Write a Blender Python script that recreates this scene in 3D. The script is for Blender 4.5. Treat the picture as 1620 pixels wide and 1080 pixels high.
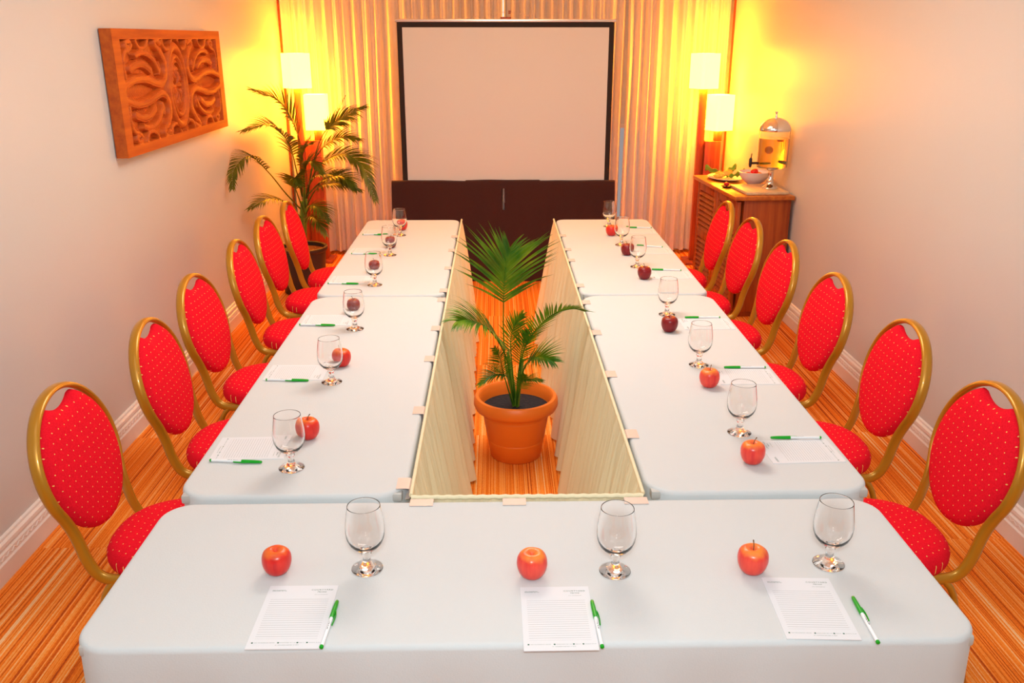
import bpy, bmesh, math, random
import numpy as np
from mathutils import Vector, Matrix, noise as mnoise

for _o in list(bpy.data.objects):
    bpy.data.objects.remove(_o)
S = bpy.context.scene
COL = S.collection
R = math.radians
PI = math.pi

# ------------------------------------------------------------------ camera
cd = bpy.data.cameras.new('camera')
cd.sensor_width = 36.0
cd.lens = 36.0 * 1383.0 / 1620.0
cd.clip_start = 0.05
cam = bpy.data.objects.new('camera', cd)
COL.objects.link(cam)
cam.location = (0.0, 0.0, 1.88)
cam.rotation_euler = (R(90 - 19.07), 0.0, R(-1.057))
S.camera = cam

# ------------------------------------------------------------------ world, view
w = bpy.data.worlds.new('world')
S.world = w
w.use_nodes = True
w.node_tree.nodes['Background'].inputs[0].default_value = (1.0, 0.86, 0.84, 1)
w.node_tree.nodes['Background'].inputs[1].default_value = 0.45
S.view_settings.view_transform = 'Standard'
S.view_settings.look = 'None'
S.view_settings.gamma = 1.0
S.view_settings.use_curve_mapping = False
S.view_settings.exposure = -0.44


# ------------------------------------------------------------------ room and fill lights
def area(name, loc, energy, color, size, target=None, shape='DISK'):
    l = bpy.data.lights.new(name, 'AREA')
    l.energy = energy
    l.color = color
    l.shape = shape
    l.size = size
    o = bpy.data.objects.new(name, l)
    COL.objects.link(o)
    o.location = loc
    if target is not None:
        d = Vector(target) - Vector(loc)
        o.rotation_euler = d.to_track_quat('-Z', 'Y').to_euler()
    return o


NEUT = (0.93, 0.97, 1.0)
SOFT = (1.0, 0.93, 0.85)
WARM = (1.0, 0.66, 0.33)
for sx in (-1, 1):
    area('ceiling_or_fill_light', (0.1 + sx * 0.95, 1.6, 2.72), 3, NEUT, 0.9)
    area('ceiling_or_fill_light', (0.1 + sx * 0.30, 3.7, 2.72), 27, SOFT, 0.9)  # middle pair added to brighten the gap between the rows and the skirts
    area('ceiling_or_fill_light', (0.1 + sx * 0.45, 5.3, 2.72), 14, WARM, 0.9)
# the photographer's flash: its share bounced off the ceiling above the camera, and its direct share
area('flash_bounce', (0.1, 0.4, 2.73), 33, (0.80, 0.95, 1.0), 3.2, (0.1, 1.6, 0.6), 'SQUARE')
area('flash', (0.0, -0.05, 2.10), 44, (0.84, 0.96, 1.0), 0.30, (0.1, 6.0, 0.9))


# ------------------------------------------------------------------ materials
def mat(name, color, rough=0.6, metal=0.0, spec=0.5, trans=0.0, ior=1.45, sheen=0.0,
        emis=None, estr=0.0, coat=0.0):
    m = bpy.data.materials.new(name)
    m.use_nodes = True
    b = m.node_tree.nodes['Principled BSDF']
    b.inputs['Base Color'].default_value = (*color, 1)
    b.inputs['Roughness'].default_value = rough
    b.inputs['Metallic'].default_value = metal
    b.inputs['Specular IOR Level'].default_value = spec
    b.inputs['Transmission Weight'].default_value = trans
    b.inputs['IOR'].default_value = ior
    b.inputs['Sheen Weight'].default_value = sheen
    b.inputs['Coat Weight'].default_value = coat
    if emis is not None:
        b.inputs['Emission Color'].default_value = (*emis, 1)
        b.inputs['Emission Strength'].default_value = estr
    return m


class NT:
    """small helper round a material's node tree"""
    def __init__(self, m):
        self.m = m
        self.t = m.node_tree
        self.b = self.t.nodes['Principled BSDF']

    def n(self, typ, **kw):
        nd = self.t.nodes.new(typ)
        for k, v in kw.items():
            setattr(nd, k, v)
        return nd

    def l(self, a, b):
        self.t.links.new(a, b)

    def coord(self, out='Object', scale=(1, 1, 1)):
        tc = self.n('ShaderNodeTexCoord')
        mp = self.n('ShaderNodeMapping')
        mp.inputs['Scale'].default_value = scale
        self.l(tc.outputs[out], mp.inputs['Vector'])
        return mp.outputs['Vector']

    def noise(self, vec, scale, detail=3, rough=0.5):
        nd = self.n('ShaderNodeTexNoise')
        nd.inputs['Scale'].default_value = scale
        nd.inputs['Detail'].default_value = detail
        nd.inputs['Roughness'].default_value = rough
        self.l(vec, nd.inputs['Vector'])
        return nd.outputs['Fac']

    def ramp(self, fac, stops):
        nd = self.n('ShaderNodeValToRGB')
        cr = nd.color_ramp
        while len(cr.elements) < len(stops):
            cr.elements.new(0.5)
        for e, (p, c) in zip(cr.elements, stops):
            e.position = p
            e.color = (*c, 1)
        self.l(fac, nd.inputs['Fac'])
        return nd.outputs['Color']

    def math(self, op, a, b=None, c=None):
        nd = self.n('ShaderNodeMath', operation=op)
        for i, v in enumerate((a, b, c)):
            if v is None:
                continue
            if isinstance(v, (int, float)):
                nd.inputs[i].default_value = v
            else:
                self.l(v, nd.inputs[i])
        return nd.outputs[0]

    def mix(self, fac, a, b):
        nd = self.n('ShaderNodeMix', data_type='RGBA')
        for s, v in ((nd.inputs['Factor'], fac), (nd.inputs['A'], a), (nd.inputs['B'], b)):
            if isinstance(v, tuple):
                s.default_value = (*v, 1)
            elif isinstance(v, (int, float)):
                s.default_value = v
            else:
                self.l(v, s)
        return nd.outputs['Result']

    def bump(self, h, strength, dist=0.01):
        nd = self.n('ShaderNodeBump')
        nd.inputs['Strength'].default_value = strength
        nd.inputs['Distance'].default_value = dist
        self.l(h, nd.inputs['Height'])
        self.l(nd.outputs['Normal'], self.b.inputs['Normal'])

    def base(self, c):
        self.l(c, self.b.inputs['Base Color'])

    def sep(self, vec):
        nd = self.n('ShaderNodeSeparateXYZ')
        self.l(vec, nd.inputs[0])
        return nd.outputs


M = {}


def paint(name, c, rough):
    m = mat(name, c, rough)
    k = NT(m)
    v = k.coord()
    k.base(k.mix(k.noise(v, 1.3, 4), tuple(x * 0.96 for x in c), tuple(min(1, x * 1.03) for x in c)))
    k.bump(k.noise(v, 90, 3), 0.06, 0.004)
    return m


M['wall'] = paint('wall_paint', (0.66, 0.675, 0.655), 0.38)
M['ceiling'] = paint('ceiling_paint', (0.85, 0.83, 0.80), 0.7)
M['trim'] = paint('trim_paint', (0.86, 0.80, 0.74), 0.35)


def carpet():
    m = mat('striped_carpet', (0.8, 0.3, 0.1), 0.95, spec=0.1)
    k = NT(m)
    tc = k.n('ShaderNodeTexCoord')
    s = k.sep(tc.outputs['Object'])
    x, y = s[0], s[1]
    ty = k.math('FLOOR', k.math('DIVIDE', y, 1.0))
    tx = k.math('FLOOR', k.math('DIVIDE', x, 0.5))
    shift = k.math('MULTIPLY', k.math('ADD', k.math('MULTIPLY', ty, 7.31), k.math('MULTIPLY', tx, 3.77)), 1.0)

    def stripes(sc, ysc, off):
        cb = k.n('ShaderNodeCombineXYZ')
        k.l(k.math('MULTIPLY', x, sc), cb.inputs[0])
        k.l(k.math('MULTIPLY', y, ysc), cb.inputs[1])
        k.l(k.math('ADD', k.math('MULTIPLY', shift, 1.0), off), cb.inputs[2])
        return k.noise(cb.outputs[0], 1.0, 2, 0.6)
    a = stripes(150, 0.30, 0.0)
    b = stripes(42, 0.12, 5.0)
    c = stripes(260, 110.0, 9.0)
    f = k.math('ADD', k.math('MULTIPLY', a, 0.62), k.math('ADD', k.math('MULTIPLY', b, 0.24), k.math('MULTIPLY', c, 0.14)))
    col = k.ramp(f, [(0.36, (0.36, 0.050, 0.012)), (0.43, (0.74, 0.140, 0.014)), (0.50, (0.96, 0.255, 0.024)),
                     (0.57, (0.98, 0.41, 0.095)), (0.64, (0.98, 0.67, 0.36))])
    k.base(col)
    k.bump(f, 0.5, 0.006)
    return m


M['carpet'] = carpet()


def linen(name, c, rough=0.75, scale=2.2, amt=0.25):
    m = mat(name, c, rough, spec=0.25, sheen=0.15)
    k = NT(m)
    v = k.coord()
    k.base(k.mix(k.noise(v, 3.0, 3), tuple(x * 0.97 for x in c), c))
    h = k.math('ADD', k.noise(v, scale, 3, 0.45), k.math('MULTIPLY', k.noise(v, 260, 2), 0.05))
    k.bump(h, amt, 0.03)
    return m


M['cloth'] = linen('white_table_linen', (0.63, 0.65, 0.655))
M['dark_cloth'] = linen('dark_brown_cloth', (0.050, 0.014, 0.012), 0.8, 3.5, 0.4)


def sheer(name, c, tw):
    m = mat(name, c, 0.6, spec=0.3)
    k = NT(m)
    out = k.t.nodes['Material Output']
    tr = k.n('ShaderNodeBsdfTranslucent')
    tr.inputs['Color'].default_value = (*c, 1)
    mx = k.n('ShaderNodeMixShader')
    mx.inputs[0].default_value = tw
    k.l(k.b.outputs[0], mx.inputs[1])
    k.l(tr.outputs[0], mx.inputs[2])
    k.l(mx.outputs[0], out.inputs['Surface'])
    v = k.coord(scale=(1, 1, 0.1))
    k.bump(k.noise(v, 120, 2), 0.15, 0.004)
    return m


M['curtain'] = sheer('sheer_curtain', (0.90, 0.82, 0.75), 0.25)
M['skirt'] = sheer('cream_skirting', (0.90, 0.81, 0.55), 0.12)


def fabric(name, axes):
    c = (0.80, 0.010, 0.018)
    m = mat(name, c, 0.9, spec=0.12)
    k = NT(m)
    tc = k.n('ShaderNodeTexCoord')
    s = k.sep(tc.outputs['Object'])
    a, b = s[axes[0]], s[axes[1]]
    row = k.math('DIVIDE', b, 0.0250)
    half = k.math('MULTIPLY', k.math('MODULO', k.math('ADD', k.math('FLOOR', row), 200.0), 2.0), 0.5)
    u = k.math('ADD', k.math('DIVIDE', a, 0.030), half)
    du = k.math('MULTIPLY', k.math('SUBTRACT', k.math('FRACT', k.math('ADD', u, 50.0)), 0.5), 0.030)
    dv = k.math('MULTIPLY', k.math('SUBTRACT', k.math('FRACT', k.math('ADD', row, 50.0)), 0.5), 0.0250)
    d = k.math('SQRT', k.math('ADD', k.math('MULTIPLY', du, du), k.math('MULTIPLY', dv, dv)))
    dot = k.math('LESS_THAN', d, 0.0017)
    v = tc.outputs['Object']
    red = k.mix(k.noise(v, 220, 2), (0.68, 0.004, 0.014), (0.95, 0.012, 0.034))
    k.base(k.mix(dot, red, (0.95, 0.62, 0.18)))
    k.bump(k.noise(v, 350, 2), 0.25, 0.003)
    return m


M['fabric_back'] = fabric('red_dotted_fabric_back', (1, 2))
M['fabric_seat'] = fabric('red_dotted_fabric_seat', (1, 0))
M['gold'] = mat('gold_painted_steel', (0.52, 0.235, 0.012), 0.32, metal=0.35, spec=0.5, coat=0.3)
M['glass'] = mat('clear_glass', (1, 1, 1), 0.0, trans=1.0, ior=1.45)
M['chrome'] = mat('chrome', (0.82, 0.82, 0.82), 0.08, metal=1.0)
M['silver'] = mat('silver_aluminium', (0.80, 0.77, 0.74), 0.3, metal=0.8)
M['satin'] = mat('satin_chrome', (0.88, 0.90, 0.90), 0.32, metal=0.85)
M['black'] = mat('black_plastic', (0.02, 0.014, 0.012), 0.4)
M['border'] = mat('black_screen_border', (0.022, 0.014, 0.012), 0.8)
M['screen'] = mat('matte_screen_fabric', (0.72, 0.735, 0.72), 0.9, spec=0.1)
M['clip'] = mat('translucent_clip_plastic', (0.76, 0.58, 0.50), 0.25, spec=0.5)
M['green'] = mat('green_plastic', (0.0, 0.36, 0.012), 0.3)
M['pot'] = mat('terracotta_plastic', (0.88, 0.19, 0.016), 0.4)
M['dark_pot'] = mat('dark_brown_pot', (0.045, 0.022, 0.018), 0.5)
M['soil'] = mat('dark_soil', (0.018, 0.018, 0.026), 0.9)
M['soil_brown'] = mat('brown_mulch', (0.20, 0.06, 0.02), 0.9)
for q in ('soil', 'soil_brown'):
    k = NT(M[q])
    k.bump(k.noise(k.coord(), 70, 4), 1.0, 0.02)


def leafmat(name, a, b, c):
    m = mat(name, a, 0.38, spec=0.5)
    k = NT(m)
    v = k.coord()
    k.base(k.ramp(k.noise(v, 9, 2), [(0.3, a), (0.52, b), (0.72, c)]))
    out = k.t.nodes['Material Output']
    tr = k.n('ShaderNodeBsdfTranslucent')
    tr.inputs['Color'].default_value = (*c, 1)
    mx = k.n('ShaderNodeMixShader')
    mx.inputs[0].default_value = 0.18
    k.l(k.b.outputs[0], mx.inputs[1])
    k.l(tr.outputs[0], mx.inputs[2])
    k.l(mx.outputs[0], out.inputs['Surface'])
    return m


M['leaf'] = leafmat('palm_leaf', (0.012, 0.085, 0.006), (0.045, 0.20, 0.008), (0.22, 0.34, 0.010))
M['leaf_far'] = leafmat('old_palm_leaf', (0.030, 0.060, 0.004), (0.075, 0.12, 0.006), (0.20, 0.19, 0.008))
M['stem'] = mat('palm_stem', (0.18, 0.28, 0.02), 0.5)


def woodmat(name, a, b, c, axis, rough=0.4):
    m = mat(name, b, rough, spec=0.4)
    k = NT(m)
    sc = [28, 28, 28]
    sc[axis] = 1.6
    v = k.coord(scale=tuple(sc))
    k.base(k.ramp(k.noise(v, 1.0, 4, 0.6), [(0.3, a), (0.5, b), (0.72, c)]))
    return m


M['wood_lamp'] = woodmat('red_brown_lamp_wood', (0.22, 0.030, 0.008), (0.36, 0.055, 0.012), (0.48, 0.085, 0.018), 2)
M['wood_cab'] = woodmat('orange_brown_cabinet_wood', (0.24, 0.036, 0.007), (0.38, 0.070, 0.011), (0.50, 0.108, 0.017), 2, 0.4)
M['wood_top_lit'] = woodmat('cabinet_top_wood_lit', (0.40, 0.09, 0.014), (0.54, 0.14, 0.020), (0.64, 0.20, 0.03), 1, 0.3)  # lamp glow on the top put into paler, yellower wood tones
M['wood_art'] = woodmat('carved_wood', (0.42, 0.066, 0.006), (0.54, 0.100, 0.008), (0.62, 0.135, 0.010), 1, 0.55)
M['board'] = woodmat('pale_board_wood', (0.66, 0.42, 0.22), (0.74, 0.50, 0.28), (0.80, 0.58, 0.34), 1, 0.4)
M['table'] = mat('grey_table_laminate', (0.5, 0.48, 0.45), 0.5)
M['steel'] = mat('dark_grey_steel', (0.12, 0.12, 0.12), 0.4, metal=0.7)
M['shade'] = mat('lit_cream_shade', (0.9, 0.85, 0.7), 0.8, emis=(1.0, 0.305, 0.009), estr=66.0)
M['bulb'] = mat('lit_bulb', (1, 1, 1), 0.5, emis=(1.0, 0.62, 0.16), estr=40.0)
k = NT(M['shade'])   # cloth weave
k.bump(k.noise(k.coord(), 300, 2), 0.1, 0.002)


def applemat(name, base, dark, top):
    m = mat(name, base, 0.28, spec=0.5)
    k = NT(m)
    tc = k.n('ShaderNodeTexCoord')
    s = k.sep(tc.outputs['Object'])
    v = k.coord(scale=(70, 70, 9))
    f = k.noise(v, 1.0, 3)
    c = k.ramp(f, [(0.3, dark), (0.6, base)])
    t = k.math('ADD', k.math('MULTIPLY', k.math('SUBTRACT', s[2], 0.052), 60.0),
               k.math('MULTIPLY', k.math('SUBTRACT', k.noise(tc.outputs['Object'], 30, 2), 0.5), 2.2))
    cl = k.n('ShaderNodeClamp')
    k.l(t, cl.inputs[0])
    k.base(k.mix(k.math('MULTIPLY', cl.outputs[0], 0.75), c, top))
    return m


M['apple_pink'] = applemat('pink_red_apple_skin', (0.86, 0.075, 0.045), (0.72, 0.030, 0.030), (0.92, 0.33, 0.03))
M['apple_red'] = applemat('bright_red_apple_skin', (0.74, 0.030, 0.018), (0.58, 0.012, 0.012), (0.84, 0.20, 0.02))
M['apple_dark'] = applemat('dark_red_apple_skin', (0.24, 0.006, 0.010), (0.16, 0.004, 0.008), (0.28, 0.012, 0.010))
M['apple_stem'] = mat('apple_stem', (0.16, 0.07, 0.02), 0.7)


def padmat():
    m = mat('ruled_paper', (0.86, 0.86, 0.88), 0.7, spec=0.2)
    k = NT(m)
    tc = k.n('ShaderNodeTexCoord')
    s = k.sep(tc.outputs['Object'])
    f = k.math('FRACT', k.math('ADD', k.math('DIVIDE', s[1], 0.0072), 100.35))
    ln = k.math('LESS_THAN', f, 0.13)
    inx = k.math('LESS_THAN', k.math('ABSOLUTE', s[0]), 0.062)
    iny = k.math('LESS_THAN', k.math('ABSOLUTE', k.math('SUBTRACT', s[1], -0.006)), 0.068)
    f2 = k.math('MULTIPLY', ln, k.math('MULTIPLY', inx, iny))
    k.base(k.mix(f2, (0.73, 0.74, 0.77), (0.42, 0.44, 0.45)))
    return m


M['paper'] = padmat()
M['print_green'] = mat('dark_green_ink', (0.02, 0.12, 0.07), 0.7)
M['print_grey'] = mat('grey_green_ink', (0.22, 0.30, 0.27), 0.7)


def penmat():
    m = mat('white_pen_plastic', (0.86, 0.88, 0.90), 0.25)
    k = NT(m)
    tc = k.n('ShaderNodeTexCoord')
    s = k.sep(tc.outputs['Object'])
    # faint dark imprint along the upper side of the barrel
    f = k.math('GREATER_THAN', k.noise(k.coord(scale=(1, 1, 1)), 420, 1), 0.52)
    a = k.math('LESS_THAN', k.math('ABSOLUTE', k.math('SUBTRACT', s[0], -0.008)), 0.014)
    b = k.math('LESS_THAN', k.math('ABSOLUTE', s[1]), 0.0012)
    c = k.math('GREATER_THAN', s[2], 0.005)
    g = k.math('MULTIPLY', k.math('MULTIPLY', a, b), k.math('MULTIPLY', c, f))
    k.base(k.mix(g, (0.86, 0.88, 0.90), (0.06, 0.08, 0.12)))
    return m


M['pen'] = penmat()
M['juice'] = mat('yellow_juice', (1.0, 0.60, 0.10), 0.02, trans=0.9, ior=1.33)
M['clear'] = mat('clear_acrylic', (1, 0.98, 0.95), 0.02, trans=1.0, ior=1.3)
M['orange_food'] = mat('orange_fruit', (0.90, 0.30, 0.03), 0.5)
M['yellow_food'] = mat('yellow_fruit', (0.88, 0.55, 0.08), 0.5)
M['green_food'] = mat('green_leaf_garnish', (0.22, 0.42, 0.03), 0.5)
M['red_food'] = mat('red_fruit', (0.70, 0.02, 0.02), 0.3)
M['ceramic'] = mat('white_ceramic', (0.82, 0.78, 0.76), 0.2)
M['pane'] = mat('window_pane_glass', (1, 1, 1), 0.0, trans=1.0, ior=1.01)


# ------------------------------------------------------------------ object helpers
def link(name, me, material, parent=None, loc=(0, 0, 0), smooth=True):
    if material is not None and len(me.materials) == 0:
        me.materials.append(material)
    if smooth:
        for p in me.polygons:
            p.use_smooth = True
    o = bpy.data.objects.new(name, me)
    COL.objects.link(o)
    o.location = loc
    if parent is not None:
        o.parent = parent
    return o


def from_bm(bm, name):
    bmesh.ops.recalc_face_normals(bm, faces=bm.faces[:])
    me = bpy.data.meshes.new(name)
    bm.to_mesh(me)
    bm.free()
    return me


def obj(name, bm, material, parent=None, loc=(0, 0, 0), smooth=True, angle=None):
    me = from_bm(bm, name)
    o = link(name, me, material, parent, loc, smooth)
    if smooth:
        me.set_sharp_from_angle(angle=R(angle or 40))
    return o


def tag(o, label, cat, group=None):
    o['label'] = label
    o['category'] = cat
    if group:
        o['group'] = group
    return o


def struct(o):
    o['kind'] = 'structure'
    return o


def thing(name, label, cat, loc=(0, 0, 0), rz=0.0, group=None):
    o = bpy.data.objects.new(name, None)
    o.empty_display_size = 0.1
    COL.objects.link(o)
    o.location = loc
    o.rotation_euler = (0, 0, rz)
    return tag(o, label, cat, group)


def dup(root, loc, rz, label, kids=None):
    r = root.copy()
    COL.objects.link(r)
    r.location = loc
    r.rotation_euler = (0, 0, rz)
    r['label'] = label
    for ch in list(root.children):
        c = ch.copy()
        COL.objects.link(c)
        c.parent = r
        for g in list(ch.children):
            d = g.copy()
            COL.objects.link(d)
            d.parent = c
    return r


def swap_mat(o, material):
    o.data = o.data.copy()
    o.data.materials[0] = material


def box(bm, c, s, bevel=0.0, rz=0.0, seg=2):
    m = Matrix.Translation(c) @ Matrix.Rotation(rz, 4, 'Z') @ Matrix.Diagonal((s[0], s[1], s[2], 1))
    r = bmesh.ops.create_cube(bm, size=1.0, matrix=m)
    if bevel > 0:
        vs = r['verts']
        es = list({e for v in vs for e in v.link_edges})
        bmesh.ops.bevel(bm, geom=es, offset=bevel, segments=seg, affect='EDGES', profile=0.5)
    return bm


def lathe(bm, prof, n=32, c=(0, 0, 0), cap=True):
    rings = []
    for r, z in prof:
        if r < 1e-6:
            rings.append([bm.verts.new((c[0], c[1], c[2] + z))])
        else:
            rings.append([bm.verts.new((c[0] + r * math.cos(2 * PI * i / n), c[1] + r * math.sin(2 * PI * i / n), c[2] + z))
                          for i in range(n)])
    for a, b in zip(rings, rings[1:]):
        for i in range(n):
            j = (i + 1) % n
            if len(a) == 1 and len(b) == 1:
                continue
            if len(a) == 1:
                bm.faces.new((a[0], b[i], b[j]))
            elif len(b) == 1:
                bm.faces.new((a[i], a[j], b[0]))
            else:
                bm.faces.new((a[i], a[j], b[j], b[i]))
    if cap:
        for rg in (rings[0], rings[-1]):
            if len(rg) > 1:
                bm.faces.new(rg)
    return bm


def catmull(pts, n):
    P = [Vector(p) for p in pts]
    P = [P[0] * 2 - P[1]] + P + [P[-1] * 2 - P[-2]]
    out = []
    segs = len(P) - 3
    for i in range(n + 1):
        u = i / n * segs
        k = min(int(u), segs - 1)
        t = u - k
        a, b, c, d = P[k:k + 4]
        out.append(0.5 * ((2 * b) + (c - a) * t + (2 * a - 5 * b + 4 * c - d) * t * t + (3 * b - a - 3 * c + d) * t ** 3))
    return out


def sweep(bm, pts, ra, rb=None, n=8, up=(0, 0, 1), closed=False, cap=True):
    """tube along pts; ra along the frame's second axis, rb along 'up'; scalars or lists"""
    P = [Vector(p) for p in pts]
    N = len(P)
    rb = ra if rb is None else rb
    fa = (lambda i: ra[i]) if isinstance(ra, (list, tuple)) else (lambda i: ra)
    fb = (lambda i: rb[i]) if isinstance(rb, (list, tuple)) else (lambda i: rb)
    T = []
    for i in range(N):
        if closed:
            t = P[(i + 1) % N] - P[i - 1]
        else:
            t = P[min(i + 1, N - 1)] - P[max(i - 1, 0)]
        T.append(t.normalized())
    u = Vector(up)
    u = (u - T[0] * u.dot(T[0]))
    if u.length < 1e-4:
        u = T[0].orthogonal()
    u.normalize()
    rings = []
    for i in range(N):
        u = (u - T[i] * u.dot(T[i])).normalized()
        a = T[i].cross(u)
        rings.append([bm.verts.new(P[i] + a * (fa(i) * math.cos(2 * PI * k / n)) + u * (fb(i) * math.sin(2 * PI * k / n)))
                      for k in range(n)])
    pairs = list(zip(rings, rings[1:]))
    if closed:
        pairs.append((rings[-1], rings[0]))
    for A, B in pairs:
        for k in range(n):
            j = (k + 1) % n
            bm.faces.new((A[k], A[j], B[j], B[k]))
    if cap and not closed:
        bm.faces.new(rings[0])
        bm.faces.new(rings[-1])
    return bm


ORD = ['nearest to the camera', 'second from the front', 'third from the front', 'fourth from the front',
       'fifth from the front', 'farthest from the camera']


# ================================================================== SETTING
XL, XR, YB, YF, ZC = -1.835, 2.055, 8.08, -1.6, 2.75
bm = bmesh.new()
box(bm, ((XL + XR) / 2, (YB + YF) / 2, -0.05), (XR - XL + 0.4, YB - YF + 0.4, 0.1))
struct(obj('floor', bm, M['carpet'], smooth=False))
bm = bmesh.new()
box(bm, ((XL + XR) / 2, (YB + YF) / 2, ZC + 0.05), (XR - XL + 0.4, YB - YF + 0.4, 0.1))
struct(obj('ceiling', bm, M['ceiling'], smooth=False))
bm = bmesh.new()
box(bm, (XL - 0.05, (YB + YF) / 2, ZC / 2), (0.1, YB - YF + 0.2, ZC))
struct(obj('wall_left', bm, M['wall'], smooth=False))
bm = bmesh.new()
box(bm, (XR + 0.05, (YB + YF) / 2, ZC / 2), (0.1, YB - YF + 0.2, ZC))
struct(obj('wall_right', bm, M['wall'], smooth=False))
bm = bmesh.new()
box(bm, ((XL + XR) / 2, YF - 0.05, ZC / 2), (XR - XL, 0.1, ZC))
struct(obj('wall_front', bm, M['wall'], smooth=False))
# back wall with a low window behind the sheers
WX0, WX1, WZ0, WZ1 = 0.95, 1.42, 0.22, 1.16
bm = bmesh.new()
box(bm, ((XL + WX0) / 2, YB + 0.05, ZC / 2), (WX0 - XL, 0.1, ZC))
box(bm, ((XR + WX1) / 2, YB + 0.05, ZC / 2), (XR - WX1, 0.1, ZC))
box(bm, ((WX0 + WX1) / 2, YB + 0.05, WZ0 / 2), (WX1 - WX0, 0.1, WZ0))
box(bm, ((WX0 + WX1) / 2, YB + 0.05, (WZ1 + ZC) / 2), (WX1 - WX0, 0.1, ZC - WZ1))
struct(obj('wall_back', bm, M['wall'], smooth=False))
win = bpy.data.objects.new('window_1', None)
COL.objects.link(win)
win.location = ((WX0 + WX1) / 2, YB + 0.04, (WZ0 + WZ1) / 2)
struct(win)
bm = bmesh.new()
ww, wh = WX1 - WX0, WZ1 - WZ0
for sx in (-1, 1):
    box(bm, (sx * (ww / 2 - 0.02), 0, 0), (0.04, 0.05, wh), 0.004)
    box(bm, (0, 0, sx * (wh / 2 - 0.02)), (ww, 0.05, 0.04), 0.004)
obj('window_frame', bm, M['trim'], win)
bm = bmesh.new()
box(bm, (0, 0.0, 0), (ww - 0.07, 0.006, wh - 0.07))
obj('window_pane', bm, M['pane'], win, smooth=False)


def baseboard(name, x, sgn):
    """profiled skirting with a rope bead; sgn = direction into the room"""
    prof = [(0, 0), (0.036, 0), (0.036, 0.070), (0.030, 0.076), (0.028, 0.100), (0.020, 0.104), (0.020, 0.110), (0.024, 0.116),
            (0.022, 0.128), (0.012, 0.134), (0.010, 0.142), (0, 0.146)]
    bm = bmesh.new()
    ends = []
    for y in (YF, YB):
        ends.append([bm.verts.new((x + sgn * a, y, z)) for a, z in prof])
    for i in range(len(prof) - 1):
        bm.faces.new((ends[0][i], ends[0][i + 1], ends[1][i + 1], ends[1][i]))
    # rope: a low zigzag ridge along the upper band
    pts = []
    n = 420
    for i in range(n + 1):
        y = 0.5 + (YB - 0.6) * i / n
        pts.append((x + sgn * 0.028, y, 0.088 + (0.0045 if i % 2 else -0.0045)))
    sweep(bm, pts, 0.0032, n=5)
    return struct(obj(name, bm, M['trim'], angle=30))


baseboard('baseboard_left', XL, 1)
baseboard('baseboard_right', XR, -1)
bm = bmesh.new()
box(bm, (XR - 0.006, YB - 0.14, ZC / 2), (0.012, 0.03, ZC), 0.002)
struct(obj('corner_strip_1', bm, M['wood_lamp']))  # thin red-brown strip on the right wall beside the curtain edge
bm = bmesh.new()
box(bm, (XL + 0.005, YB - 0.14, ZC / 2), (0.010, 0.03, ZC), 0.002)
struct(obj('corner_strip_2', bm, M['wood_art']))  # thin orange-brown strip on the left wall beside the curtain edge


# ================================================================== CURTAINS
def curtain(x0, x1, label, seed, pitch):
    rnd = random.Random(seed)
    bm = bmesh.new()
    nx = int((x1 - x0) / 0.007)
    nz = 16
    ph = rnd.random() * 10
    cols = []
    for i in range(nx + 1):
        x = x0 + (x1 - x0) * i / nx
        u = x / pitch + 0.55 * mnoise.noise(Vector((x * 3.1, ph, 0))) + ph
        amp = 0.026 + 0.016 * mnoise.noise(Vector((x * 4.0, ph + 7, 1)))
        s = math.sin(2 * PI * u)
        y0 = amp * (abs(s) ** 0.7) * (1 if s > 0 else -1) + 0.010 * math.sin(2 * PI * u * 2.7 + ph)
        c = []
        for k in range(nz + 1):
            t = k / nz
            z = 0.035 + (2.70 - 0.035) * t
            dx = 0.012 * mnoise.noise(Vector((x * 5, z * 0.9, ph)))
            yy = 7.93 + y0 * (1.0 + 0.25 * (1 - t)) + 0.008 * mnoise.noise(Vector((x * 12, z * 1.3, ph)))
            c.append(bm.verts.new((x + dx, yy, z)))
        cols.append(c)
    for a, b in zip(cols, cols[1:]):
        for k in range(nz):
            bm.faces.new((a[k], b[k], b[k + 1], a[k + 1]))
    o = obj('sheer_curtain', bm, M['curtain'], angle=180)
    return tag(o, label, 'curtain', None)


curtain(XL + 0.04, 0.09, 'long sheer curtain left of the projection screen, behind the palm and lamp', 3, 0.092)
curtain(0.10, 1.112, 'sheer curtain behind the right half of the projection screen', 5, 0.086)
curtain(1.138, XR - 0.05, 'sheer curtain panel right of the screen, behind the right lamp', 9, 0.095)


# ================================================================== TABLES AND CLOTHS
def table(x0, x1, y0, y1, label):
    t = thing('folding_table', label, 'table', ((x0 + x1) / 2, (y0 + y1) / 2, 0))
    hx, hy = (x1 - x0) / 2, (y1 - y0) / 2
    bm = bmesh.new()
    box(bm, (0, 0, 0.7325), (2 * hx - 0.02, 2 * hy - 0.02, 0.025), 0.006)
    obj('tabletop', bm, M['table'], t)
    for sx in (-1, 1):
        for sy in (-1, 1):
            bm = bmesh.new()
            lx, ly = sx * (hx - 0.09), sy * (hy - 0.14)
            sweep(bm, [(lx, ly, 0.0), (lx, ly, 0.722)], 0.014, n=10)
            obj('leg', bm, M['steel'], t)
    return t


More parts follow.
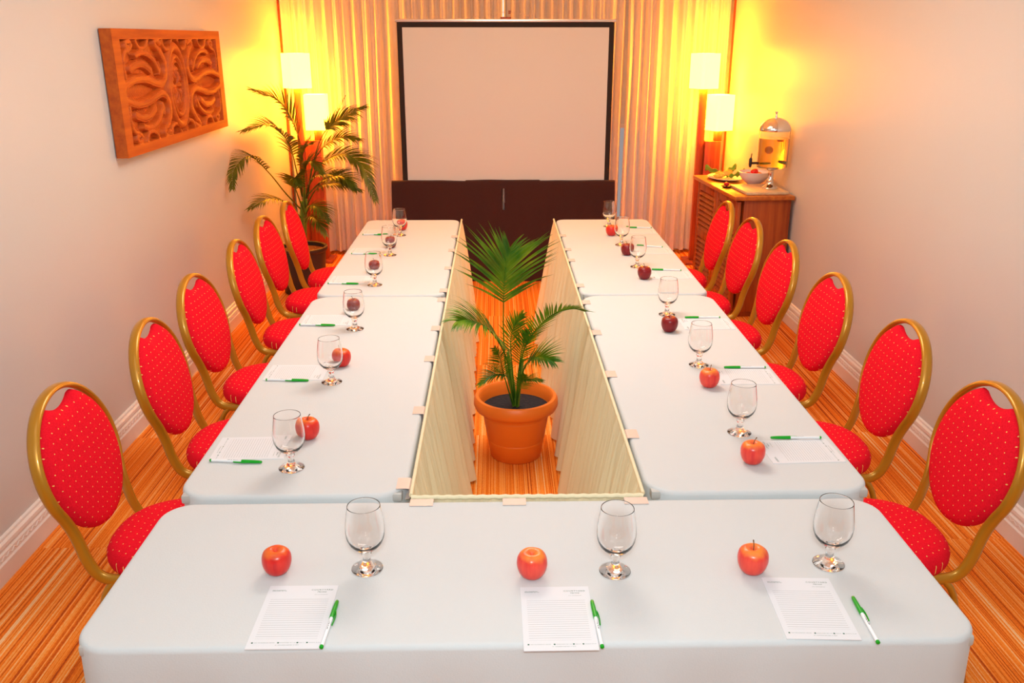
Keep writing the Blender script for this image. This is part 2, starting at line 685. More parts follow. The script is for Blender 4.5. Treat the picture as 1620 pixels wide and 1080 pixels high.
def cloth(x0, x1, y0, y1, hem, label, rc=0.07, ztop=0.750, seed=0, amp=0.020, mtl='cloth', group='white tablecloths', nfold=9.0, er=0.012):
    rnd = random.Random(seed)
    N = 420
    # rounded rectangle perimeter
    w_, h_ = x1 - x0, y1 - y0
    P = []
    L = 2 * (w_ + h_) - 8 * rc + 2 * PI * rc
    for i in range(N):
        s = L * i / N
        segs = [(w_ - 2 * rc), PI * rc / 2, (h_ - 2 * rc), PI * rc / 2, (w_ - 2 * rc), PI * rc / 2, (h_ - 2 * rc), PI * rc / 2]
        k = 0
        while k < 7 and s > segs[k]:
            s -= segs[k]
            k += 1
        if k == 0:
            p, nn = (x0 + rc + s, y0), (0, -1)
        elif k == 2:
            p, nn = (x1, y0 + rc + s), (1, 0)
        elif k == 4:
            p, nn = (x1 - rc - s, y1), (0, 1)
        elif k == 6:
            p, nn = (x0, y1 - rc - s), (-1, 0)
        else:
            cx, cy, a0 = {1: (x1 - rc, y0 + rc, -PI / 2), 3: (x1 - rc, y1 - rc, 0), 5: (x0 + rc, y1 - rc, PI / 2), 7: (x0 + rc, y0 + rc, PI)}[k]
            a = a0 + s / rc
            p, nn = (cx + rc * math.cos(a), cy + rc * math.sin(a)), (math.cos(a), math.sin(a))
        corner = 1.0 if k % 2 else 0.0
        P.append((p, nn, corner, L * i / N))
    bm = bmesh.new()
    rings = []
    spec = [(-0.05, ztop + 0.001), (-0.025, ztop + 0.001)]
    for j in range(6):
        a = PI / 2 * j / 5
        spec.append((-er + er * math.sin(a), ztop + 0.001 - er + er * math.cos(a)))
    nd = 14
    zt = ztop - er
    for j in range(1, nd + 1):
        spec.append((None, zt + (hem - zt) * (j / nd)))
    for off, z in spec:
        ring = []
        for p, nn, cnr, s in P:
            if off is None:
                t = (zt - z) / 0.7
                tt = min(1.0, t * 2.2)
                wv = 0.5 + 0.5 * math.sin(2 * PI * nfold * s / L * 2 + 2.5 * mnoise.noise(Vector((s * 1.7, seed * 3.1, 0))) + seed)
                wv += 0.5 * mnoise.noise(Vector((s * 6.0, z * 1.2, seed)))
                o_ = tt * amp * max(0.0, wv) + 0.004 * tt
            else:
                o_ = off
            ring.append(bm.verts.new((p[0] + nn[0] * o_, p[1] + nn[1] * o_, z)))
        rings.append(ring)
    for A, B in zip(rings, rings[1:]):
        for i in range(N):
            j = (i + 1) % N
            bm.faces.new((A[i], A[j], B[j], B[i]))
    bm.faces.new(rings[0])
    o = obj('tablecloth', bm, M[mtl], angle=60)
    return tag(o, label, 'tablecloth', group)


TX = (-0.845, 0.972)
table(-0.843, 0.970, 1.44, 2.00, 'folding table nearest the camera, hidden under its white cloth')
cloth(-0.848, 0.974, 1.432, 2.008, 0.10, 'white tablecloth over the table nearest the camera, across the front', 0.075, seed=1, amp=0.018)
ROWS = {'L': (-0.845, -0.243), 'R': (0.398, 1.000)}
for side, nm in (('L', 'left'), ('R', 'right')):
    x0, x1 = ROWS[side]
    table(x0, x1, 2.045, 3.915, 'near table of the %s row, hidden under its white cloth' % nm)
    cloth(x0 - 0.002, x1 + 0.002, 2.040, 3.920, 0.50, 'white tablecloth on the near half of the %s row' % nm, 0.085, seed=2 if side == 'L' else 3, amp=0.005)
    table(x0, x1, 3.945, 5.735, 'far table of the %s row, hidden under its white cloth' % nm)
    cloth(x0 - 0.002, x1 + 0.002, 3.938, 5.740, 0.50, 'white tablecloth on the far half of the %s row' % nm, 0.06, seed=4 if side == 'L' else 5, amp=0.005)


# ------------------------------------------------------------------ skirts
def skirt(path, normal, label, seed, flare, bottom, ztop=0.748):
    """pleated skirting hung along a top path; flare(s) pushes the hem out along normal"""
    L = sum((Vector(b) - Vector(a)).length for a, b in zip(path, path[1:]))
    n = int(L / 0.0042)
    nz = 18
    top = catmull([(p[0], p[1], 0) for p in path], n)
    nv = Vector((normal[0], normal[1], 0))
    t = thing('table_skirt', label, 'table skirt', (top[n // 2].x, top[n // 2].y, 0), 0, 'cream table skirting')
    off = Vector((top[n // 2].x, top[n // 2].y, 0))
    bm = bmesh.new()
    cols = []
    for i, p in enumerate(top):
        u = i / n
        s = u * L
        c = []
        for k in range(nz + 1):
            v = k / nz
            zb = bottom(u)
            z = ztop + (zb - ztop) * v
            sw = s + 0.05 * v * mnoise.noise(Vector((s * 3.0, seed, 4)))
            big = 0.5 + 0.5 * math.sin(sw * 42 + 5.0 * mnoise.noise(Vector((s * 3.1, seed, 0))) + seed)
            med = abs(math.sin(sw * 44 + 3.0 * mnoise.noise(Vector((s * 5.0, seed, 2)))))
            fine = math.sin(sw * 2 * PI / 0.019 + 5 * mnoise.noise(Vector((sw * 12, v * 0.6, seed))))
            o_ = (flare(u) * v ** 1.2 + v ** 0.7 * (0.045 * big ** 1.3 + 0.034 * med) + 0.0015 * (1 - 0.7 * v) * fine + 0.012
                  + 0.02 * v * mnoise.noise(Vector((s * 2.0, v * 1.5, seed))))
            q = p + nv * o_ - off
            c.append(bm.verts.new((q.x, q.y, z)))
        cols.append(c)
    for a, b in zip(cols, cols[1:]):
        for k in range(nz):
            bm.faces.new((a[k], b[k], b[k + 1], a[k + 1]))
    obj('pleated_cloth', bm, M['skirt'], t, angle=180)
    bm = bmesh.new()
    pts = []
    for i in range(0, n + 1, 2):
        q = top[i] + nv * 0.011 - off
        pts.append((q.x, q.y, ztop + 0.0045 + 0.0012 * math.sin(i * 0.9)))
    sweep(bm, pts, 0.0055, 0.0065, n=8)
    obj('top_band', bm, M['skirt'], t, angle=60)
    return t


skirt([(-0.238, 2.035), (-0.238, 3.0), (-0.238, 4.44)], (1, 0), 'cream pleated skirt along the near half of the left row, facing the palm', 1,
      lambda u: 0.075 - 0.045 * u, lambda u: 0.012)
skirt([(-0.238, 4.42), (-0.238, 5.0), (-0.238, 5.73)], (1, 0), 'cream pleated skirt along the far half of the left row', 2,
      lambda u: 0.035, lambda u: 0.012)
skirt([(0.393, 2.035), (0.393, 3.0), (0.393, 4.59)], (-1, 0), 'cream pleated skirt along the near half of the right row, facing the palm', 3,
      lambda u: 0.075 - 0.045 * u, lambda u: 0.012)
skirt([(0.393, 4.57), (0.393, 5.1), (0.393, 5.73)], (-1, 0), 'cream pleated skirt along the far half of the right row', 4,
      lambda u: 0.055, lambda u: 0.012)
skirt([(-0.225, 2.012), (0.08, 2.012), (0.38, 2.012)], (0, 1), 'cream pleated skirt on the back of the front table, below the palm', 5,
      lambda u: 0.01, lambda u: 0.012)

# ------------------------------------------------------------------ skirting clips
bm = bmesh.new()
cs = [(-0.030, 0.7528), (-0.002, 0.7530), (0.0045, 0.7525), (0.0065, 0.750), (0.0065, 0.728), (0.0045, 0.724), (-0.006, 0.722)]
th = 0.0016
for k_ in range(len(cs) - 1):
    a, b = Vector((cs[k_][0], 0, cs[k_][1])), Vector((cs[k_ + 1][0], 0, cs[k_ + 1][1]))
    d = (b - a).normalized()
    nn = Vector((-d.z, 0, d.x)) * th / 2
    v = []
    for yy in (-0.03, 0.03):
        for p in (a - nn, b - nn, b + nn, a + nn):
            v.append(bm.verts.new((p.x, yy, p.z)))
    for f in ((0, 1, 2, 3), (7, 6, 5, 4), (0, 4, 5, 1), (1, 5, 6, 2), (2, 6, 7, 3), (3, 7, 4, 0)):
        bm.faces.new([v[i] for i in f])
bmesh.ops.remove_doubles(bm, verts=bm.verts[:], dist=0.0003)
clip_me = from_bm(bm, 'skirt_clip')
clip_me.materials.append(M['clip'])
CLIP_ORD = ['first', 'second', 'third', 'fourth', 'fifth', 'sixth', 'seventh', 'eighth', 'ninth']


def clip(x, y, rz, label):
    o = bpy.data.objects.new('skirt_clip', clip_me)
    COL.objects.link(o)
    o.location = (x, y, 0)
    o.rotation_euler = (0, 0, rz)
    tag(o, label, 'clip', 'skirting clips')


for i, y in enumerate((2.10, 2.59, 3.07, 3.434, 3.853, 4.01, 4.44, 4.844, 5.21)):
    clip(-0.240, y, 0, 'pale plastic skirt clip on the left row\'s inner edge, %s from the front' % CLIP_ORD[i])
for i, y in enumerate((2.40, 2.90, 3.366, 3.80, 4.087, 4.60, 4.855, 5.226)):
    clip(0.395, y, PI, 'pale plastic skirt clip on the right row\'s inner edge, %s from the front' % CLIP_ORD[i])
for x, wd in ((-0.196, 'left'), (0.043, 'middle'), (0.358, 'right')):
    clip(x, 2.009, PI / 2, 'pale skirt clip on the front table\'s far edge, %s one of three' % wd)


# ================================================================== CHAIRS
def make_chair(label):
    t = thing('banquet_chair', label, 'chair', (0, 0, 0), 0, 'red banquet chairs')

    def lean(z):
        return -0.166 - 0.107 * (z - 0.45) / 0.48
    # frame path (right half, top centre to seat rail)
    ZC_, A_, B_ = 0.708, 0.217, 0.212
    half = []
    for i in range(0, 19):
        a = PI / 2 - (PI / 2 + R(28)) * i / 18
        half.append((A_ * math.cos(a), ZC_ + B_ * math.sin(a)))
    half += [(0.1790, 0.572), (0.1725, 0.540), (0.1700, 0.505), (0.1695, 0.470)]
    pts = [(lean(z), y, z) for y, z in half]
    pts += [(-0.156, 0.170, 0.432), (-0.138, 0.168, 0.405), (-0.108, 0.167, 0.391), (-0.05, 0.166, 0.388), (0.05, 0.165, 0.388), (0.19, 0.160, 0.388)]
    full = [(x, -y, z) for x, y, z in reversed(pts[1:])] + pts
    full = [tuple(p) for p in full]
    bm = bmesh.new()
    # start at the top so the flat side of the tube faces the sitter
    up = (1, 0, 0)
    k0 = len(pts) - 1
    sm = catmull(full, len(full) * 3)
    mid = len(sm) // 2
    sweep(bm, sm[mid:], 0.0095, 0.0175, n=10, up=up)
    sweep(bm, list(reversed(sm[:mid + 1])), 0.0095, 0.0175, n=10, up=up)
    obj('back_frame', bm, M['gold'], t, angle=60)
    # padded oval back with a scooped hand hole at the top
    out = []
    N = 72
    a_, b_ = 0.202, 0.206
    zc = 0.702
    for i in range(N):
        a = 2 * PI * i / N
        y, z = a_ * math.cos(a), zc + b_ * math.sin(a)
        if math.sin(a) > 0 and abs(y) < 0.078:
            ze = zc + b_ * math.sqrt(1 - (0.078 / a_) ** 2)
            z = ze - 0.026 * (1 - (y / 0.078) ** 2)
        out.append((y, z))
    bm = bmesh.new()
    cy, cz = 0.0, 0.69

    def ringat(s, bul):
        r = []
        for y, z in out:
            yy, zz = cy + (y - cy) * s, cz + (z - cz) * s
            r.append(bm.verts.new((lean(zz) + bul + 0.004, yy, zz)))
        return r
    seq = [(0.05, 0.036), (0.3, 0.035), (0.55, 0.032), (0.75, 0.028), (0.88, 0.023), (0.96, 0.015), (0.995, 0.004), (1.0, -0.004),
           (0.985, -0.011), (0.9, -0.015), (0.5, -0.017), (0.05, -0.017)]
    rr = [ringat(*q) for q in seq]
    for A, B in zip(rr, rr[1:]):
        for i in range(N):
            j = (i + 1) % N
            bm.faces.new((A[i], A[j], B[j], B[i]))
    bm.faces.new(rr[0])
    bm.faces.new(rr[-1])
    obj('backrest', bm, M['fabric_back'], t, angle=60)
    # seat cushion: rounded, domed
    bm = bmesh.new()
    N = 64
    prof = [(0.04, 0.482), (0.4, 0.480), (0.7, 0.475), (0.88, 0.466), (0.96, 0.455), (1.0, 0.438), (1.0, 0.418), (0.98, 0.406), (0.93, 0.402), (0.04, 0.402)]
    rr = []
    for s, z in prof:
        r = []
        for i in range(N):
            a = 2 * PI * i / N
            c_, s_ = math.cos(a), math.sin(a)
            e = 2 / 2.5
            x = 0.195 * math.copysign(abs(c_) ** e, c_)
            y = 0.200 * math.copysign(abs(s_) ** e, s_) * (1.0 + 0.06 * c_)
            r.append(bm.verts.new((x * s + 0.035, y * s, z)))
        rr.append(r)
    for A, B in zip(rr, rr[1:]):
        for i in range(N):
            j = (i + 1) % N
            bm.faces.new((A[i], A[j], B[j], B[i]))
    bm.faces.new(rr[0])
    bm.faces.new(rr[-1])
    obj('seat', bm, M['fabric_seat'], t, angle=60)
    for sx in (-1, 1):
        for sy in (-1, 1):
            bm = bmesh.new()
            if sx < 0:
                p = [(-0.10, sy * 0.166, 0.385), (-0.135, sy * 0.172, 0.33), (-0.19, sy * 0.172, 0.12), (-0.215, sy * 0.178, 0.0)]
            else:
                p = [(0.15, sy * 0.166, 0.385), (0.165, sy * 0.170, 0.33), (0.185, sy * 0.172, 0.12), (0.195, sy * 0.176, 0.0)]
            sweep(bm, catmull(p, 10), 0.0105, n=10)
            obj('leg', bm, M['gold'], t, angle=60)
    return t


LCH = [(-1.290, 2.372), (-1.270, 3.02), (-1.315, 3.64), (-1.315, 4.335), (-1.340, 4.95), (-1.312, 5.45)]
RCH = [(1.474, 2.332), (1.490, 2.949), (1.475, 3.609), (1.469, 4.269), (1.457, 4.841), (1.446, 5.389)]
CH0 = None
for i, (x, y) in enumerate(LCH):
    lb = 'red dotted oval-back chair along the left wall, %s' % ORD[i]
    if CH0 is None:
        CH0 = make_chair(lb)
        CH0.location = (x + 0.27, y, 0)
    else:
        dup(CH0, (x + 0.27, y, 0), R((0, 2, -2, 1, -1, 2)[i]), lb)
for i, (x, y) in enumerate(RCH):
    dup(CH0, (x - 0.27, y, 0), PI + R((0, -1, 1, 0, 2, -1)[i]), 'red dotted oval-back chair along the right wall, %s' % ORD[i])


# ================================================================== PLACE SETTINGS
ZT = 0.751
# goblet
prof_out = [(0.0, 0.0), (0.0335, 0.0), (0.0345, 0.0), (0.0353, 0.0006), (0.0355, 0.0015), (0.0352, 0.0024), (0.0345, 0.0030), (0.028, 0.0052), (0.016, 0.010), (0.0105, 0.017), (0.0085, 0.028),
            (0.0085, 0.036), (0.0115, 0.040), (0.0115, 0.043), (0.0095, 0.046), (0.0155, 0.050), (0.028, 0.058), (0.0375, 0.070), (0.0425, 0.084),
            (0.0440, 0.100), (0.0430, 0.118), (0.0400, 0.138), (0.0369, 0.1585), (0.0367, 0.1600), (0.0364, 0.1610), (0.0359, 0.1614), (0.0355, 0.1610), (0.0353, 0.1600), (0.0355, 0.1585)]
prof_in = [(0.0385, 0.138), (0.0414, 0.118), (0.0423, 0.100), (0.0405, 0.085), (0.0350, 0.071), (0.0240, 0.061), (0.0120, 0.0565), (0.0, 0.0560)]
bm = bmesh.new()
lathe(bm, prof_out + prof_in, 40)
gl = from_bm(bm, 'water_goblet')
gl.materials.append(M['glass'])
for p in gl.polygons:
    p.use_smooth = True
gl.set_sharp_from_angle(angle=R(50))


def goblet(x, y, label):
    o = bpy.data.objects.new('water_goblet', gl)
    COL.objects.link(o)
    o.location = (x, y, ZT + 0.0006)
    tag(o, label, 'glass', 'water goblets')


LABSIDE = {'L': 'left table row', 'R': 'right table row'}
GF = [(-0.295, 1.703), (0.262, 1.682), (0.752, 1.703)]
GL = [(-0.573, 2.197), (-0.575, 2.842), (-0.583, 3.432), (-0.590, 4.112), (-0.587, 4.735), (-0.584, 5.25)]
GR = [(0.734, 2.404), (0.739, 2.986), (0.738, 3.608), (0.738, 4.446), (0.726, 4.962), (0.718, 5.492)]
THREE = ['left', 'middle', 'right']
for i, p in enumerate(GF):
    goblet(*p, 'empty clear goblet on the front table, %s of three' % THREE[i])
for s, A in (('L', GL), ('R', GR)):
    for i, p in enumerate(A):
        goblet(*p, 'empty clear goblet on the %s, %s' % (LABSIDE[s], ORD[i]))

# apple
bm = bmesh.new()
ap = [(0.0, 0.004), (0.006, 0.002), (0.014, 0.0), (0.022, 0.004), (0.029, 0.013), (0.0335, 0.025), (0.0350, 0.037), (0.0335, 0.049), (0.029, 0.058),
      (0.021, 0.0635), (0.013, 0.0640), (0.007, 0.061), (0.003, 0.057), (0.0, 0.055)]
apts = [(q.x, q.y) for q in catmull([(r, z, 0) for r, z in ap], 40)]
apts = [(max(r, 0), z) for r, z in apts]
apts[0] = (0.0, apts[0][1])
apts[-1] = (0.0, apts[-1][1])
lathe(bm, apts, 32)
for v in bm.verts:
    a = math.atan2(v.co.y, v.co.x)
    f = 1 + 0.018 * math.cos(5 * a) * (v.co.z / 0.06) + 0.015 * math.cos(a + 1)
    v.co.x *= f
    v.co.y *= f
apple_me = {}
base_me = from_bm(bm, 'apple_body')
for p in base_me.polygons:
    p.use_smooth = True
for q in ('apple_pink', 'apple_red', 'apple_dark'):
    me = base_me.copy()
    me.materials.append(M[q])
    apple_me[q] = me
bm = bmesh.new()
sweep(bm, catmull([(0, 0, 0.055), (0.001, 0.0, 0.064), (0.004, 0.001, 0.072), (0.009, 0.003, 0.079)], 8), [0.0011] * 7 + [0.0016] * 2, n=6)
stem_me = from_bm(bm, 'apple_stem')
stem_me.materials.append(M['apple_stem'])


def apple(x, y, kind, label, rz, sc, stem=True, tilt=0.0):
    t = thing('apple', label, 'apple', (x, y, ZT), rz, 'red apples')
    b = link('fruit', apple_me[kind], None, t)
    b.scale = (sc, sc, sc)
    if stem:
        s_ = link('fruit_stem', stem_me, None, t)
        s_.scale = (sc, sc, sc)
    t.rotation_euler = (tilt, 0, rz)
    return t


AF = [(-0.494, 1.692), (0.075, 1.667), (0.568, 1.675)]
AL = [(-0.565, 2.391), (-0.567, 3.005), (-0.622, 3.653), (-0.621, 4.352), (-0.603, 4.918), (-0.588, 5.413)]
AR = [(0.717, 2.207), (0.728, 2.779), (0.704, 3.379), (0.736, 4.206), (0.723, 4.718), (0.701, 5.226)]
for i, (p, kd, rz, sc, st) in enumerate(zip(AF, ('apple_red', 'apple_pink', 'apple_pink'), (0.4, 2.0, 1.2), (0.93, 0.97, 0.97), (False, False, True))):
    apple(*p, kd, 'red apple above the notepad on the front table, %s of three' % THREE[i], rz, sc, st)
for i, (p, kd) in enumerate(zip(AL, ('apple_red', 'apple_red', 'apple_dark', 'apple_dark', 'apple_dark', 'apple_red'))):
    w_ = 'dark red' if kd == 'apple_dark' else 'bright red'
    apple(*p, kd, '%s apple beside a goblet on the left table row, %s' % (w_, ORD[i]), 1.3 * i, 0.98)
for i, (p, kd) in enumerate(zip(AR, ('apple_pink', 'apple_pink', 'apple_dark', 'apple_dark', 'apple_dark', 'apple_red'))):
    w_ = 'dark red' if kd == 'apple_dark' else 'bright red'
    apple(*p, kd, '%s apple on the right table row, %s' % (w_, ORD[i]), 0.6 * i, 0.98)

# notepad (its own x to the right, y to the letterhead)
PADH = 0.0016


def text_mesh(body, size, font_shear=0.0, spacing=1.0):
    cu = bpy.data.curves.new('t', 'FONT')
    cu.body = body
    cu.size = size
    cu.shear = font_shear
    cu.space_character = spacing
    cu.align_x = 'CENTER'
    cu.resolution_u = 2
    o = bpy.data.objects.new('t', cu)
    COL.objects.link(o)
    dg = bpy.context.evaluated_depsgraph_get()
    dg.update()
    me = bpy.data.meshes.new_from_object(o.evaluated_get(dg))
    bpy.data.objects.remove(o)
    return me


def dashes(bm, x0, x1, y, h, seed):
    """print too small to read: a row of tiny letter-sized dashes"""
    rnd = random.Random(seed)
    x = x0
    while x < x1:
        l = rnd.uniform(0.0004, 0.0011)
        hh = h * rnd.uniform(0.6, 1.0)
        box(bm, (x + l / 2, y, PADH + 0.00015), (l, hh, 0.0001))
        x += l + (0.0004 if rnd.random() < 0.86 else 0.0015)


pad = thing('notepad', '', 'notepad', (0, 0, 0), 0, 'hotel notepads')
bm = bmesh.new()
box(bm, (0, 0, PADH / 2), (0.148, 0.210, PADH))
obj('paper', bm, M['paper'], pad, smooth=False)
bm = bmesh.new()
for body, size, x, y, sh, sp in (('COURTYARD', 0.0066, 0.042, 0.0865, 0.0, 1.25), ('Marriott', 0.0060, 0.042, 0.0795, 0.35, 0.95)):
    me = text_mesh(body, size, sh, sp)
    me.transform(Matrix.Translation((x, y, PADH + 0.0002)))
    bm.from_mesh(me)
for x in (-0.0640, -0.0125, 0.0255, 0.0445):
    box(bm, (x, -0.0865, PADH + 0.00015), (0.0034, 0.0034, 0.0001))
me = bpy.data.meshes.new('letterhead')
bm.to_mesh(me)
bm.free()
o = link('letterhead', me, M['print_green'], pad, smooth=False)
o['label'] = 'dark green printed lettering and four small squares'
for nm_, runs in (('small_print', ((0.028, 0.056, 0.0720, 0.0011),)),
                  ('corner_print', ((-0.065, -0.038, 0.0885, 0.0020), (-0.065, -0.034, 0.0855, 0.0020))),
                  ('footer_print', ((-0.060, -0.018, -0.0865, 0.0011), (-0.009, 0.021, -0.0865, 0.0011), (0.029, 0.040, -0.0865, 0.0011),
                                    (0.048, 0.070, -0.0865, 0.0011), (-0.017, 0.029, -0.0935, 0.0012)))):
    bm = bmesh.new()
    for q_, (xa, xb, yy, hh) in enumerate(runs):
        dashes(bm, xa, xb, yy, hh, q_ + 1)
    obj(nm_, bm, M['print_grey'], pad, smooth=False)
PADS = []
for i, (x, y, a) in enumerate(((-0.423, 1.5335, -0.2), (0.1225, 1.519, 0.3), (0.6525, 1.543, -2.6))):
    PADS.append((x, y, R(a), 'ruled notepad with a green letterhead on the front table, %s of three' % THREE[i]))
PLY = [2.325, 2.938, 3.553, 4.215, 4.838, 5.345]
PRY = [2.276, 2.868, 3.473, 4.278, 4.815, 5.352]
for i in range(6):
    PADS.append((-0.716, PLY[i], R(-90 + (1.5, -1, 1, 0, -1, 1)[i]), 'ruled notepad on the left table row, %s' % ORD[i]))
for i in range(6):
    PADS.append((0.878, PRY[i], R(90 + (2, -1, 0.5, 0, 1, -1)[i]), 'ruled notepad on the right table row, %s' % ORD[i]))
for i, (x, y, a, lb) in enumerate(PADS):
    if i == 0:
        pad.location, pad.rotation_euler = (x, y, ZT), (0, 0, a)
        pad['label'] = lb
    else:
        dup(pad, (x, y, ZT), a, lb)

# pen: along x, cap at +x
pen = thing('ballpoint_pen', '', 'pen', (0, 0, 0), 0, 'green and white pens')
pr = 0.0040
bm = bmesh.new()
sweep(bm, [(-0.070, 0, pr + 0.001), (0.030, 0, pr + 0.001)], pr, n=14)
obj('barrel', bm, M['pen'], pen, angle=60)
bm = bmesh.new()
sweep(bm, [(-0.0745, 0, pr + 0.001), (-0.0735, 0, pr + 0.001), (-0.0690, 0, pr + 0.001)], [0.003, 0.0042, 0.0042], n=14)
o = obj('end_plug', bm, M['green'], pen, angle=60)
bm = bmesh.new()
sweep(bm, [(0.018, 0, pr + 0.001), (0.030, 0, pr + 0.001), (0.055, 0, pr + 0.001), (0.070, 0, pr + 0.001), (0.0755, 0, pr + 0.001), (0.077, 0, pr + 0.001)],
      [0.0049, 0.0050, 0.0048, 0.0042, 0.0036, 0.002], n=14)
o = obj('cap', bm, M['green'], pen, angle=60)
bm = bmesh.new()
sweep(bm, catmull([(0.040, -0.0050, pr + 0.001), (0.028, -0.0070, pr + 0.001), (0.012, -0.0072, pr + 0.001), (-0.004, -0.0060, pr + 0.001)], 12), 0.0014, 0.0021, n=8)
obj('clip', bm, M['green'], o, angle=60)
PENS = []
for i, (a, b) in enumerate((((-0.347, 1.426), (-0.341, 1.575)), ((0.203, 1.414), (0.198, 1.569)), ((0.748, 1.417), (0.756, 1.572)))):
    PENS.append((a, b, 'green capped white pen right of the %s notepad on the front table' % THREE[i]))
pl = [((-0.813, 2.241), (-0.665, 2.227)), ((-0.809, 2.86), (-0.658, 2.85)), ((-0.823, 3.48), (-0.672, 3.468)), ((-0.821, 4.138), (-0.675, 4.127)),
      ((-0.801, 4.763), (-0.66, 4.752)), ((-0.81, 5.267), (-0.67, 5.262))]
prr = [((0.964, 2.354), (0.819, 2.356)), ((0.974, 2.949), (0.827, 2.952)), ((0.954, 3.552), (0.81, 3.555)), ((0.949, 4.359), (0.81, 4.381)),
       ((0.948, 4.894), (0.816, 4.93)), ((0.975, 5.43), (0.84, 5.449))]
for i, (a, b) in enumerate(pl):
    PENS.append((a, b, 'green capped white pen on the left table row, %s' % ORD[i]))
for i, (a, b) in enumerate(prr):
    PENS.append((a, b, 'green capped white pen on the right table row, %s' % ORD[i]))
for i, (a, b, lb) in enumerate(PENS):
    cx, cy = (a[0] + b[0]) / 2, (a[1] + b[1]) / 2
    ang = math.atan2(b[1] - a[1], b[0] - a[0])
    z_ = ZT + (0.0 if i < 3 else 0.0)
    # a pen lying partly on its notepad rests on the sheet
    for (px, py, pa, _l) in PADS:
        if abs(cx - px) < 0.11 and abs(cy - py) < 0.08 and i >= 3:
            z_ = ZT + PADH
    if i == 0:
        pen.location, pen.rotation_euler = (cx, cy, z_), (0, 0, ang)
        pen['label'] = lb
    else:
        dup(pen, (cx, cy, z_), ang, lb)


# ================================================================== PALMS
def frond(name, pts, parent, material, leaf=0.16, n=26, base=0.35, normal=(0, 0, 1), droop=0.25, width=0.011, ang=50, seed=0, rad=0.0045, tip=0.25, both=True):
    rnd = random.Random(seed)
    N = 60
    C = catmull(pts, N)
    bm = bmesh.new()
    sweep(bm, C, [rad * (1 - 0.75 * i / N) for i in range(N + 1)], n=6)
    nv0 = Vector(normal)
    for k_ in range(n):
        u = base + (1 - base) * (k_ + 0.5) / n
        i = min(int(u * N), N - 1)
        p = C[i].lerp(C[i + 1], u * N - i)
        T = (C[min(i + 2, N)] - C[max(i - 1, 0)]).normalized()
        nv = nv0 - T * nv0.dot(T)
        if nv.length < 0.05:
            nv = T.orthogonal()
        nv.normalize()
        sd = T.cross(nv)
        q = (u - base) / (1 - base)
        prof = (0.55 + 0.45 * math.sin(PI * min(1, q * 1.25 + 0.1))) * (1.0 if q < 0.6 else 1.0 - (1 - tip) * ((q - 0.6) / 0.4) ** 1.3)
        a = R(ang) * (1 - 0.55 * q)
        for s in (-1, 1):
            if not both and s < 0:
                continue
            L = leaf * prof * rnd.uniform(0.88, 1.08)
            aa = a + R(rnd.uniform(-5, 5))
            d = (sd * s * math.sin(aa) + T * math.cos(aa) + nv * 0.22).normalized()
            w0 = width * (0.6 + 0.4 * prof)
            m = 6
            left, right, mid = [], [], []
            pos = p.copy()
            dd = d.copy()
            for j in range(m + 1):
                v = j / m
                ww = w0 * (0.35 + 0.65 * math.sin(PI * min(1.0, v * 0.9 + 0.12))) * (1 - v ** 2.5) + 0.0004
                wd = dd.cross(nv).normalized()
                left.append(bm.verts.new(pos + wd * ww / 2 + nv * ww * 0.22))
                right.append(bm.verts.new(pos - wd * ww / 2 + nv * ww * 0.22))
                mid.append(bm.verts.new(pos))
                dd = (dd + Vector((0, 0, -1)) * droop * (1.6 / m) * (0.4 + v) + Vector((rnd.uniform(-1, 1), rnd.uniform(-1, 1), rnd.uniform(-1, 1))) * 0.02).normalized()
                pos = pos + dd * (L / m)
            for j in range(m):
                bm.faces.new((left[j], mid[j], mid[j + 1], left[j + 1]))
                bm.faces.new((mid[j], right[j], right[j + 1], mid[j + 1]))
    ox = parent.location.x
    for v in bm.verts:      # leaflets that reach the wall lie against it
        v.co.x = max(v.co.x, XL + 0.012 - ox)
    me = bpy.data.meshes.new(name)
    bm.to_mesh(me)
    bm.free()
    return link(name, me, material, parent, smooth=True)


# --- palm in the terracotta pot between the rows
PX, PY = 0.088, 3.79
palm = thing('potted_palm', 'young green palm in a terracotta coloured pot on the carpet between the table rows', 'potted plant', (PX, PY, 0))
bm = bmesh.new()
lathe(bm, [(0.0, 0.0), (0.112, 0.0), (0.120, 0.006), (0.133, 0.085), (0.1345, 0.090), (0.1325, 0.094), (0.136, 0.100), (0.153, 0.205), (0.1545, 0.212),
           (0.152, 0.217), (0.156, 0.222), (0.160, 0.236), (0.178, 0.240), (0.190, 0.248), (0.1975, 0.266), (0.1960, 0.292), (0.188, 0.306), (0.176, 0.308),
           (0.168, 0.300), (0.164, 0.262), (0.150, 0.200), (0.0, 0.19)], 64)
obj('pot', bm, M['pot'], palm, angle=50)
bm = bmesh.new()
lathe(bm, [(0.0, 0.252), (0.06, 0.254), (0.12, 0.251), (0.157, 0.247), (0.150, 0.205), (0.0, 0.20)], 48)
obj('soil', bm, M['soil'], palm)


def rel(pts, c):
    return [(x - c[0], y - c[1], z) for x, y, z in pts]


